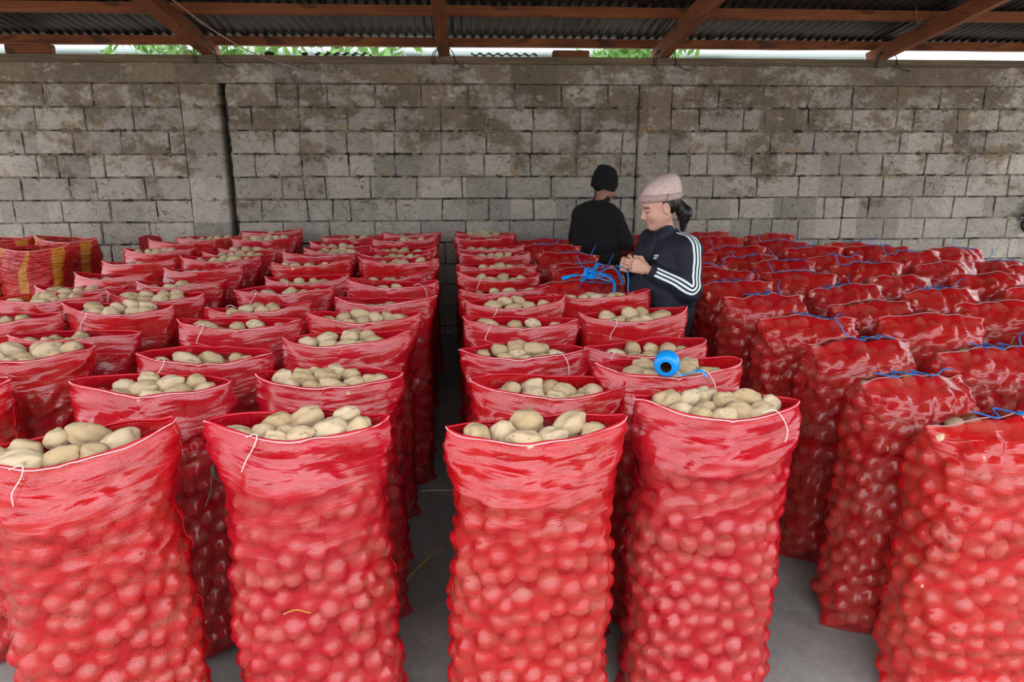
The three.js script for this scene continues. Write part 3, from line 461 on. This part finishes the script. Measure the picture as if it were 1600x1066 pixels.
    const c = w.clone().addScaledVector(f, 0.05); pieces.push(surf(sdf, [c.x - 0.1, c.y - 0.09, c.z - 0.1], [c.x + 0.1, c.y + 0.09, c.z + 0.1], o.fine, () => o.skin));
  }
  mesh('body', mergeGeometries(pieces), mat({ vertexColors: true, roughness: 0.55 }), root);
  // jacket: torso and sleeves, with stand-up collar, cut at hem and cuffs
  const wr = (s) => { const e = V(...elbow(s)), w = V(...wrist(s)), d = w.clone().sub(e).normalize(); return { w: w.addScaledVector(d, -0.012), d }; }, WR = { '1': wr(1), '-1': wr(-1) };
  const fold = (p) => 0.007 * noise(p[0] * 9, p[1] * 15, p[2] * 9 + o.seed) + 0.0035 * noise(p[0] * 22 + p[1] * 14, p[1] * 26, p[2] * 20) + 0.004 * Math.abs(noise(p[0] * 5 + p[1] * 11, p[1] * 8 - p[2] * 14, p[2] * 5 + o.seed));
  const jacket = (p) => {
    let d = torso(p, 0.128 * o.bulk); d = smin(d, cap(p, [-0.055, 0.90, 0], [0.055, 0.90, 0], 0.126 * o.bulk), 0.05); d = smax(d, o.hem - p[1], 0.012);
    d = smin(d, both((s) => { const c = WR[s], k = (p[0] - c.w.x) * c.d.x + (p[1] - c.w.y) * c.d.y + (p[2] - c.w.z) * c.d.z; return smax(arm(p, s, 0.068 * o.bulk, 0.058 * o.bulk, 0.04), k, 0.008); }), 0.022);
    let col = cap(p, neckA, neckB, 0.062, 0.060); col = smax(col, (p[1] - o.collar) * 0.97 - (p[2] + 0.01) * -0.25, 0.01); col = smax(col, -cap(p, [neckA[0], neckA[1] + 0.06, neckA[2]], [neckB[0], neckB[1] + 0.05, neckB[2]], 0.051), 0.004);
    d = smin(d, col, 0.022); return d - fold(p);
  };
  const jm = mat({ color: o.cloth, roughness: o.shine ? 0.75 : 0.95, bumpMap: clothTex, bumpScale: 0.0008 });
  mesh(o.jacketName, surf(jacket, [-0.4, o.hem - 0.03, -0.25], [0.4, o.collar + 0.06, 0.36], o.coarse, null), jm, root);
  const pants = (p) => { let d = cap(p, [-0.062, 0.85, 0], [0.062, 0.85, 0], 0.128 * o.bulk, 0.128 * o.bulk); d = smin(d, both((s) => leg(p, s, 0.098, 0.072, 0.06)), 0.03); d = smax(d, 0.055 - p[1], 0.01); return smax(d, p[1] - 0.96, 0.01) - fold(p) * 0.8; };
  mesh('trousers', surf(pants, [-0.3, 0.03, -0.2], [0.3, 1.0, 0.2], 0.012, null), mat({ color: o.legs, roughness: 0.8 }), root);
  for (const s of [-1, 1]) { const sd = (p) => smax(smin(ell(p, [s * 0.105, 0.045, 0.05], [0.045, 0.05, 0.125]), cap(p, [s * 0.105, 0.05, -0.02], [s * 0.105, 0.09, -0.02], 0.042), 0.03), 0.002 - p[1], 0.004); mesh('shoe', surf(sd, [s * 0.105 - 0.07, -0.01, -0.1], [s * 0.105 + 0.07, 0.16, 0.2], 0.012, null), mat({ color: 0x22201f }), root); }
  // knitted hat in the head frame
  const hatG = new THREE.Group(); const ring = (list, m = 48) => { const P = [], U = [], I = []; list.forEach(([y, rx, rz, zc, lump = 0], j) => { for (let i = 0; i <= m; i++) { const a = i / m * 6.2832, k = 1 + lump * noise(Math.cos(a) * 2 + o.seed, Math.sin(a) * 2, y * 30); P.push(Math.cos(a) * rx * k, y, zc + Math.sin(a) * rz * k); U.push(i / m * 3, j * 0.22); } }); for (let j = 0; j < list.length - 1; j++) for (let i = 0; i < m; i++) { const a = j * (m + 1) + i, b = a + m + 1; I.push(a, b, a + 1, a + 1, b, b + 1); } const g = new THREE.BufferGeometry(); g.setAttribute('position', new THREE.Float32BufferAttribute(P, 3)); g.setAttribute('uv', new THREE.Float32BufferAttribute(U, 2)); g.setIndex(I); g.computeVertexNormals(); return g; };
  const hm = mat({ color: o.hatCol, roughness: 0.95, map: o.knit ? knitMap : null, bumpMap: knitTex, bumpScale: 0.005, side: THREE.DoubleSide }), hat = mesh('knitted_hat', ring(o.hat), hm, root); hat.applyMatrix4(HM.clone().multiply(new THREE.Matrix4().makeRotationX(o.hatTilt)));
  if (o.brim) { const b = mesh('hat_brim', ring(o.brim), hm, hat); b.userData.label = 'rolled knitted brim'; const t = mesh('hat_tab', new THREE.BoxGeometry(0.004, 0.036, 0.009), mat({ color: 0x8f7f78 }), b); t.position.set(0.0945, 0.052, -0.012); t.rotation.x = -0.35; }
  // hair
  const hair = (p) => { const q = toHead(p); let d = ell(q, [0, 0.022, -0.022], [0.080, 0.086, 0.092]); d = smax(d, q[2] - (0.012 - Math.max(0, q[1]) * 0.2 - Math.max(0, -q[1]) * 0.55), 0.012); d = smax(d, -0.062 - q[1], 0.02); d = smax(d, q[1] - 0.07, 0.01); if (o.pony) { let t = cap(q, [0, -0.02, -0.098], [0.01, -0.075, -0.118], 0.03, 0.036); t = smin(t, cap(q, [0.01, -0.075, -0.118], [0.014, -0.155, -0.085], 0.036, 0.012), 0.02); d = smin(d, t, 0.006); } return d - 0.0035 * noise(q[0] * 60, q[1] * 25, q[2] * 60); };
  const [hx, hy, hz] = o.head; mesh('hair', surf(hair, [hx - 0.2, hy - 0.22, hz - 0.22], [hx + 0.2, hy + 0.13, hz + 0.16], 0.006, null), mat({ color: 0x0d0a0a, roughness: 0.45 }), root);
  if (o.pony) { const sc = mesh('hair_tie', new THREE.TorusGeometry(0.026, 0.012, 8, 20), mat({ color: 0x4a1712, roughness: 0.9 }), root); sc.applyMatrix4(HM.clone().multiply(new THREE.Matrix4().compose(V(0, -0.018, -0.098), new THREE.Quaternion().setFromEuler(new THREE.Euler(0.5, 0, 0)), V(1, 1, 1)))); }
  if (o.stripes) {
    const wm = mat({ color: 0xe9f4f4, roughness: 0.6, side: THREE.DoubleSide });
    for (const s of [1, -1]) {
      const S = V(...shoulder(s)), E = V(...elbow(s)), W = V(...wrist(s)), out = V(s, 0.12, 0).normalize();
      const path = new THREE.CatmullRomCurve3([V(s * 0.072, 1.27, -0.02), V(s * sh * 0.85, 1.245, -0.02), S.clone().add(V(s * 0.04, -0.03, 0)), S.clone().lerp(E, 0.55), E.clone().add(V(0, 0.03, 0)), E.clone().lerp(W, 0.15).add(V(0, -0.012, 0)), E.clone().lerp(W, 0.5), E.clone().lerp(W, 0.93)], false, 'centripetal');
      const dirAt = (u) => { const k = sst(0.05, 0.35, u); return V(0, 1, 0).multiplyScalar(1 - k).addScaledVector(V(s, 0.1, 0.05), k).normalize(); };
      const tan = (u) => path.getPointAt(Math.min(1, u + 0.06)).sub(path.getPointAt(Math.max(0, u - 0.06))).normalize(), acr = (u) => V().crossVectors(tan(u), dirAt(u)).normalize();
      for (const k of [-1, 0, 1]) { const m = mesh('sleeve_stripe', band(jacket, (u) => path.getPointAt(0.02 + u * 0.97).addScaledVector(acr(0.02 + u * 0.97), k * 0.0195), (u) => acr(0.02 + u * 0.97), (u) => dirAt(0.02 + u * 0.97), 0.0105, 60), wm, root); if (k === 0 && s > 0) m.userData.label = 'white sleeve stripe'; }
      mesh('trouser_stripe', band(pants, (u) => V(s * 0.1, 0.9 - u * 0.8, 0.0), () => V(0, 0, 1), () => V(s, 0, 0), 0.012, 40), wm, root);
    }
    // small white print on the chest, two short slanted rows
    for (const [dx, dy, w] of [[0.004, 0.012, 0.030], [-0.004, -0.002, 0.030]]) for (let i = 0; i < 4; i++) mesh('chest_mark', band(jacket, (u) => V(0.062 + dx + (i - 1.5) * w / 4, 1.135 + dy + (i - 1.5) * 0.001, 0.1).add(V(0, (u - 0.5) * 0.009, 0)), () => V(1, 0.1, 0).normalize(), () => V(0.25, 0, 1).normalize(), 0.0052, 3), wm, root);
    const z = mesh('zip', band(jacket, (u) => V(0.0, 1.30 - u * 0.40, 0.1), () => V(1, 0, 0), () => V(0, 0.1, 1).normalize(), 0.005, 40), mat({ color: 0x2c2c34, roughness: 0.4 }), root);
  }
  return root;
}
const woman = person({
  x: 1.035, z: -3.79, turn: -68 * Math.PI / 180, label: 'person in striped navy tracksuit and pale pink knitted hat tying twine', wide: 1, bulk: 1.0, seed: 3.3, fine: 0.0042, coarse: 0.0075, hem: 0.88, collar: 1.305, jacketName: 'jacket', shine: true,
  head: [0, 1.388, 0.055], nod: 0.30, look: -0.28, skin: [0.62, 0.335, 0.245], cloth: new THREE.Color(0.006, 0.0072, 0.019), legs: new THREE.Color(0.006, 0.007, 0.017),
  arms: { le: [0.205, 0.985, -0.005], lw: [0.075, 1.082, 0.165], lh: [0.03, 1.11, 0.24], re: [-0.20, 0.985, 0.03], rw: [-0.085, 1.085, 0.185], rh: [-0.03, 1.105, 0.26] },
  knit: true, hatCol: 0xffe4dc, hatTilt: -0.2, hat: [[0.046, 0.086, 0.104, -0.012], [0.066, 0.088, 0.105, -0.015, 0.02], [0.09, 0.085, 0.098, -0.022, 0.05], [0.115, 0.074, 0.083, -0.032, 0.08], [0.136, 0.055, 0.062, -0.046, 0.1], [0.152, 0.034, 0.038, -0.058, 0.1], [0.160, 0.016, 0.018, -0.064], [0.162, 0.001, 0.001, -0.066]],
  brim: [[0.036, 0.086, 0.103, -0.008], [0.032, 0.089, 0.107, -0.008], [0.036, 0.0925, 0.111, -0.008], [0.046, 0.094, 0.1125, -0.009], [0.058, 0.0935, 0.111, -0.011], [0.066, 0.091, 0.108, -0.013], [0.066, 0.087, 0.104, -0.014]], pony: true, stripes: true,
});
const manOpts = {
  x: 1.04, z: -5.84, turn: 138 * Math.PI / 180, label: 'person in black sweater and black hat with back turned, near the block wall', wide: 0.98, bulk: 1.08, seed: 8.1, fine: 0.006, coarse: 0.011, hem: 0.80, collar: 1.315, jacketName: 'sweater', shine: false,
  head: [0, 1.362, 0.085], nod: 0.40, look: -0.75, skin: [0.30, 0.13, 0.085], slope: 0.05, cloth: new THREE.Color(0.0028, 0.0028, 0.0035), legs: new THREE.Color(0.003, 0.003, 0.004),
  arms: { le: [0.225, 0.96, 0.04], lw: [0.11, 0.98, 0.25], lh: [0.06, 0.98, 0.34], re: [-0.225, 0.96, 0.04], rw: [-0.11, 0.98, 0.25], rh: [-0.06, 0.98, 0.34] },
  hatCol: 0x08080a, hatTilt: -0.12, hat: [[-0.02, 0.086, 0.1, -0.016], [0.01, 0.091, 0.105, -0.014], [0.03, 0.093, 0.107, -0.014, 0.02], [0.058, 0.095, 0.108, -0.015, 0.02], [0.062, 0.09, 0.103, -0.016, 0.02], [0.09, 0.089, 0.101, -0.018, 0.04], [0.115, 0.08, 0.09, -0.022, 0.06], [0.145, 0.066, 0.076, -0.027, 0.12], [0.164, 0.036, 0.042, -0.03, 0.15], [0.17, 0.001, 0.001, -0.03]], brim: null,
};
person(manOpts);
//@@PROPS
// ---------------------------------------------------------------- striped sacks by the wall, twine, wires, straw
{
  const bandsMap = dataTex(512, 64, (u, v) => { const y = (u > 0.1 && u < 0.24) || (u > 0.6 && u < 0.74); const n = 1 + 0.12 * pn(u, v, 20, 9); return y ? [0.70 * n, 0.42 * n, 0.05] : [0.66 * n, 0.05, 0.05]; });
  const a = dataTex(256, 512, (u, v, i, j) => { const c = (j % 8) / 8 < 0.86 || (i % 9) / 9 < 0.4 ? 1 : 0; return [c, c, c]; }, { srgb: false });
  const m = new THREE.MeshPhysicalMaterial({ map: bandsMap, alphaMap: a, transparent: true, roughness: 0.4, bumpMap: wrinkleTex, bumpScale: 0.02, side: THREE.DoubleSide });
  const L = ['red sack with yellow bands, frontmost of the group by the left wall corner', 'red sack with yellow bands behind the frontmost, close to the block wall', 'red sack with yellow bands at the left picture edge, beside frontmost', 'red sack with yellow bands at the left picture edge, close to wall'];
  [[-3.13, -5.52, 5], [-3.10, -5.98, -4], [-3.67, -5.48, 3], [-3.66, -5.98, 4]].forEach(([x, z, d], i) => placeSack(variant(1, 1 + i, 2), x, z, d * Math.PI / 180, L[i], 'sacks with yellow bands', { sy: 1.03, netM: m, name: 'striped_sack', plain: true }));
  const E = group('empty_sack', -2.62, 0.0, -6.30, 0.2); tag(E, 'crumpled empty red sack standing up at the far end by the wall', 'sack'); // fan of stiff folded cloth
  const fp = [], fi = []; for (let i = 0; i <= 14; i++) { const u = i / 14, a = (u - 0.5) * 1.5, r = i % 2 ? 0.02 : -0.02; fp.push(Math.sin(a) * 0.09, 0.002, r, Math.sin(a) * 0.13, 0.93 + 0.03 * Math.cos(a * 2) + (i % 2 ? 0.01 : 0), r * 1.8); } for (let i = 0; i < 14; i++) { const k = i * 2; fi.push(k, k + 2, k + 1, k + 1, k + 2, k + 3); }
  const fg = new THREE.BufferGeometry(); fg.setAttribute('position', new THREE.Float32BufferAttribute(fp, 3)); fg.setIndex(fi); fg.computeVertexNormals();
  mesh('folded_cloth', fg, new THREE.MeshPhysicalMaterial({ color: new THREE.Color(0.5, 0.01, 0.015), roughness: 0.4, side: THREE.DoubleSide }), E); mesh('mouth_hem', tube([V(-0.09, 0.945, 0), V(-0.05, 0.955, 0.02), V(0, 0.962, -0.01), V(0.05, 0.955, 0.02), V(0.09, 0.945, 0)], 0.004, 20, 5), hemMat, E);
}
function ribbon(pts, w, th = 0.0015, n = 30, twist = 0) {
  const c = new THREE.CatmullRomCurve3(pts.map((p) => V(...p))), P = [], I = [];
  for (let i = 0; i <= n; i++) { const u = i / n, p = c.getPointAt(u), t = c.getTangentAt(u), s = V().crossVectors(t, V(0, 1, 0)).normalize(); s.applyAxisAngle(t, twist * (u - 0.5) * 6 + 0.3 * Math.sin(u * 9)); const nn = V().crossVectors(s, t).multiplyScalar(th), ww = w * (0.85 + 0.3 * noise(u * 5, w * 90, pts[0][0] * 9)) / 2; for (const [a, b] of [[-1, 1], [1, 1], [1, -1], [-1, -1]]) P.push(p.x + s.x * a * ww + nn.x * b, p.y + s.y * a * ww + nn.y * b, p.z + s.z * a * ww + nn.z * b); }
  for (let i = 0; i < n; i++) for (let k = 0; k < 4; k++) { const a = i * 4 + k, b = i * 4 + (k + 1) % 4; I.push(a, b, a + 4, b, b + 4, a + 4); } I.push(0, 2, 1, 0, 3, 2); const e = n * 4; I.push(e, e + 1, e + 2, e, e + 2, e + 3);
  const g = new THREE.BufferGeometry().setIndex(I); g.setAttribute('position', new THREE.Float32BufferAttribute(P, 3)); const g2 = g.toNonIndexed(); g2.computeVertexNormals(); return g2;
}
const bluePlastic = new THREE.MeshPhysicalMaterial({ color: new THREE.Color(0.006, 0.30, 0.82), roughness: 0.3, side: THREE.DoubleSide });
{ // bundle of blue plastic strips on the sixth sack of the second right row
  const o = group('twine_bundle', 0.69, 0.96, -4.02, 0); tag(o, 'bundle of bright blue plastic strips lying on closed red sacks', 'twine');
  const strip = [
    [[[-0.17, 0.015, 0.01], [-0.09, 0.035, 0.01], [-0.02, 0.03, 0.02], [0.06, 0.03, 0.06]], 0.022], [[[-0.02, 0.035, 0.02], [0.01, 0.05, -0.03], [0.05, 0.085, -0.07], [0.075, 0.07, -0.08]], 0.03],
    [[[-0.03, 0.03, 0.02], [-0.06, 0.02, 0.07], [-0.09, -0.02, 0.11], [-0.085, -0.06, 0.125]], 0.022], [[[-0.02, 0.04, 0.0], [0.03, 0.045, 0.05], [0.08, 0.03, 0.075], [0.11, 0.01, 0.085]], 0.035],
    [[[0.09, 0.03, 0.07], [0.105, 0.0, 0.11], [0.1, -0.05, 0.14], [0.112, -0.10, 0.155]], 0.02], [[[0.03, 0.04, 0.01], [0.08, 0.06, -0.03], [0.13, 0.065, -0.06], [0.15, 0.045, -0.02], [0.165, -0.01, 0.06]], 0.018],
    [[[-0.03, 0.025, 0.03], [0.01, 0.03, 0.075], [0.06, 0.02, 0.1], [0.10, 0.01, 0.1]], 0.03], [[[-0.04, 0.04, -0.02], [0.02, 0.055, 0.0], [0.05, 0.05, 0.045], [0.1, 0.035, 0.06]], 0.03]];
  strip.forEach(([p, w], i) => mesh('strip', ribbon(p, w, 0.002, 26, (i % 3 - 1) * 0.25), bluePlastic, o));
  mesh('knot', new THREE.TorusKnotGeometry(0.018, 0.008, 48, 6, 2, 3), bluePlastic, o).position.set(-0.02, 0.045, 0.015);
}
{ // roll of blue twine on the potatoes of the second sack, second right row
  const o = group('twine_roll', 0.648, 1.002, -2.285, 0); tag(o, 'roll of bright blue twine with brown core on an open sack', 'twine roll'); o.rotation.set(0.12, -0.35, 0.06);
  const prof = []; for (let i = 0; i <= 20; i++) { const a = -Math.PI / 2 + i / 20 * Math.PI; prof.push(new THREE.Vector2(0.0185 + 0.0245 * Math.pow(Math.cos(a), 0.55), 0.032 * Math.sin(a))); }
  const g = new THREE.LatheGeometry(prof, 36); const p = g.attributes.position; for (let i = 0; i < p.count; i++) { const y = p.getY(i); const k = 1 + 0.035 * noise(p.getX(i) * 60, y * 110, p.getZ(i) * 60); p.setX(i, p.getX(i) * k); p.setZ(i, p.getZ(i) * k); } g.rotateX(Math.PI / 2); g.computeVertexNormals();
  mesh('winding', g, bluePlastic, o); const core = new THREE.CylinderGeometry(0.0188, 0.0188, 0.058, 24, 1, true); core.rotateX(Math.PI / 2); const c = mesh('core', core, mat({ color: 0x3a1712, roughness: 0.8, side: THREE.DoubleSide }), o); const back = new THREE.CircleGeometry(0.0186, 20); mesh('core_end', back, mat({ color: 0x3a1712, roughness: 0.9, side: THREE.DoubleSide }), c).position.z = -0.018;
  mesh('loose_end', ribbon([[0.03, -0.028, 0.012], [0.055, -0.032, 0.012], [0.085, -0.016, 0.012], [0.11, -0.012, 0.015], [0.132, -0.026, 0.03]], 0.009, 0.0018, 24, 0.3), bluePlastic, o);
}
{ const t = mesh('twine', mergeGeometries([tube([V(0.815, 1.105, -3.725), V(0.822, 1.03, -3.69), V(0.818, 0.97, -3.67), V(0.826, 0.95, -3.66)], 0.003, 20, 5), tube([V(0.805, 1.1, -3.73), V(0.785, 1.085, -3.72), V(0.77, 1.09, -3.74)], 0.0035, 10, 5)].map((g) => g)), bluePlastic); tag(t, 'short blue twine hanging from the hands of person in tracksuit', 'twine'); }
{ // floor litter
  const straw = mat({ color: 0xb9a24a, roughness: 0.8 }), pale = mat({ color: 0xd8cbb0, roughness: 0.8 });
  tag(mesh('straw', tube([V(-0.25, 0.004, -3.43), V(-0.15, 0.006, -3.427), V(-0.04, 0.004, -3.42)], 0.0035, 10, 5), pale), 'pale straw lying across the central aisle floor', 'straw');
  tag(mesh('straw', tube([V(-0.13, 0.004, -2.89), V(-0.2, 0.008, -2.76), V(-0.275, 0.004, -2.62)], 0.0045, 10, 5), straw), 'yellow straw lying lengthwise on the central aisle floor', 'straw');
  tag(mesh('straw', tube([V(-0.49, 0.52, -1.70), V(-0.455, 0.535, -1.695), V(-0.42, 0.52, -1.70)], 0.0018, 10, 5), mat({ color: 0xc08a3a })), 'thin orange straw caught on first sack left of central aisle', 'straw');
  const tw = group('dry_twig', -0.80, 0.71, -2.155, 0); tag(tw, 'dry grey twig hanging on second sack, second row left of aisle', 'twig'); const gm = mat({ color: 0x6f6a5e });
  mesh('stem', tube([V(0.03, 0.06, 0), V(0.01, 0.03, 0.008), V(0.004, 0, 0.008), V(-0.004, -0.05, 0.006), V(-0.03, -0.11, 0)], 0.0022, 14, 5), gm, tw); mesh('leaf', ribbon([[0.006, 0.03, 0.006], [0.012, 0.0, 0.012], [0.03, -0.02, 0.012], [0.07, -0.05, 0.004]], 0.012, 0.001, 14), gm, tw);
}
{ // wires and odd pieces at the eaves
  tag(mesh('electric_cable', tube([V(-1.99, 2.65, -5.55), V(-1.974, 2.642, -5.6), V(-1.80, 2.489, -5.8), V(-1.551, 2.341, -6.0), V(-1.221, 2.247, -6.25), V(-0.827, 2.212, -6.3), V(-0.70, 2.225, -6.57)], 0.0045, 60, 5), mat({ color: 0xa8877c })), 'thin pale cable sagging from roof along top of block wall', 'cable');
  const dark = mat({ color: 0x191614 }); const tie = [[-2.1, 'leftmost'], [-0.17, 'second'], [1.69, 'third'], [3.62, 'rightmost']];
  for (const [x, w] of tie) { const o = group('tie_wire', x, 2.37, -6.555, 0); tag(o, `dark wire tying the ${w} visible rafter to the wall plate`, 'wire'); for (const [a, b] of [[-0.09, 0.05], [-0.07, 0.03], [0.09, -0.02]]) mesh('strand', tube([V(a, -0.045, 0.0), V(a * 1.05, 0.0, 0.012), V(a * 0.9, 0.05, 0.01), V(b * 0.6, 0.15, 0.03)], 0.0045, 14, 5), dark, o); mesh('tail', tube([V(0.08, 0.02, 0.01), V(0.14, -0.05, 0.01), V(0.22, -0.075, 0.02)], 0.0035, 12, 5), dark, o); }
  const blockM = woodPale;
  [[-3.52, 0.36, 0.074, 'long wooden block on the wall plate at far left'], [0.905, 0.31, 0.056, 'short wooden block on the wall plate above the person in black']].forEach(([x, w, h, l]) => { const b = mesh('timber_block', chamferBox(w, h, 0.09, 0.008), blockM); b.position.set(x, 2.40 + h / 2, -6.65); tag(b, l, 'wood block'); });
  [[-1.61, 0.085, 0.036, 'larger dark stone on wall plate under the sagging cable'], [-1.32, 0.05, 0.03, 'smaller dark stone on wall plate beside the corrugated offcut']].forEach(([x, w, h, l], i) => { const b = mesh('stone', new THREE.IcosahedronGeometry(1, 3), mat({ color: 0x2d231c })); b.scale.set(w / 2, h / 2, 0.03); b.position.set(x, 2.40 + h / 2, -6.65); tag(b, l, 'stone'); });
  [[-1.02, 0.5, 'corrugated roofing offcut on wall plate beside the small stone'], [0.34, 0.56, 'corrugated roofing offcut on wall plate left of the short wooden block']].forEach(([x, w, l]) => { const P = [], I = [], n = 60; for (let i = 0; i <= n; i++) for (const z of [-6.72, -6.6]) for (const k of [0, 1]) P.push(x + (i / n - 0.5) * w, 2.407 + (k ? 0.003 : 0) + 0.009 + 0.009 * Math.cos(i / n * w / 0.0755 * 6.283) + (x > 0 ? 0.004 : 0), z); for (let i = 0; i < n; i++) { const a = i * 4; I.push(a + 1, a + 3, a + 5, a + 3, a + 7, a + 5, a, a + 4, a + 2, a + 2, a + 4, a + 6, a + 2, a + 6, a + 3, a + 3, a + 6, a + 7); } const g = new THREE.BufferGeometry(); g.setAttribute('position', new THREE.Float32BufferAttribute(P, 3)); g.setIndex(I); g.computeVertexNormals(); tag(mesh('roofing_offcut', g, mat({ color: 0x25211e, side: THREE.DoubleSide })), l, 'metal sheet'); });
  tag(mesh('hanging_wire', tube([V(3.42, 2.83, -5.92), V(3.44, 2.74, -5.9), V(3.46, 2.62, -5.9), V(3.48, 2.585, -5.9), V(3.5, 2.63, -5.9)], 0.003, 20, 5), mat({ color: 0x8d8078 })), 'thin wire dangling from purlin at upper right', 'wire');
  tag(mesh('drain_pipe', new THREE.TorusGeometry(0.06, 0.018, 10, 20, 3.2).rotateZ(2.6), mat({ color: 0x0c0b0b, roughness: 0.5 })), 'bent black pipe on block wall at right picture edge', 'pipe').position.set(5.19, 0.97, -6.57);
}
{ // outside, seen through the gap under the eaves
  const house = group('neighbour_house', 0, 0, -19); tag(house, 'pale painted house beyond the back wall, seen under the eaves', 'house');
  const pm = mat({ color: 0xeef8fa, roughness: 0.9 }); mesh('wall', chamferBox(22, 3.75, 5, 0.05), pm, house).position.set(-1, 1.875, -2.5); mesh('roof', chamferBox(23, 0.18, 6, 0.03), mat({ color: 0xc4d4da }), house).position.set(-1, 3.84, -2.5);
  for (const x of [-9, -6.2, -1.5, 2.2, 6]) { const w = mesh('window', chamferBox(1.0, 0.7, 0.08, 0.02), mat({ color: 0xe8eef0 }), house); w.position.set(x, 3.35, 0.02); const q = mesh('pane', new THREE.BoxGeometry(0.84, 0.54, 0.03), new THREE.MeshPhysicalMaterial({ color: 0x4a5a60, roughness: 0.1 }), w); q.position.z = 0.035; }
  const leafG = new THREE.BufferGeometry(); leafG.setAttribute('position', new THREE.Float32BufferAttribute([0, 0, 0, 0.05, 0.14, 0.02, 0, 0.3, 0, -0.05, 0.14, 0.02], 3)); leafG.setIndex([0, 1, 2, 0, 2, 3]); leafG.computeVertexNormals();
  const leafM = new THREE.MeshPhysicalMaterial({ color: new THREE.Color(0.12, 0.26, 0.04), roughness: 0.6, transmission: 0.35, thickness: 0, side: THREE.DoubleSide }), bark = mat({ color: 0x5a4a3a });
  [[-4.6, -13.5, 1.0, 'leafy green tree beyond the wall above the left rows'], [-2.0, -12.5, 1.25, 'leafy green tree beyond the wall above the central aisle'], [3.4, -15, 0.8, 'leafy green tree beyond the wall behind the person in tracksuit']].forEach(([x, z, r, l], q) => {
    const o = group('tree', x, 0, z); tag(o, l, 'tree'); mesh('trunk', tube([V(0, -0.12, 0), V(0.05, 1, 0), V(-0.05, 2.2, 0.05), V(0, 3.2, 0)], 0.07, 12, 8), bark, o);
    const R = rng(50 + q), im = new THREE.InstancedMesh(leafG, leafM, 700); for (let i = 0; i < 700; i++) { const d = V(R() - 0.5, R() - 0.5, R() - 0.5).normalize().multiplyScalar(r * Math.cbrt(R())); im.setMatrixAt(i, new THREE.Matrix4().compose(V(d.x * 1.3, 3.1 + d.y * 0.9, d.z), new THREE.Quaternion().setFromEuler(new THREE.Euler(R() * 6, R() * 6, R() * 6)), V(1, 1, 1).multiplyScalar(0.7 + R() * 0.6))); } im.name = 'foliage'; im.userData = { kind: 'stuff' }; o.add(im);
  });
}
camera.updateMatrixWorld(true);
renderer.render(scene, camera);
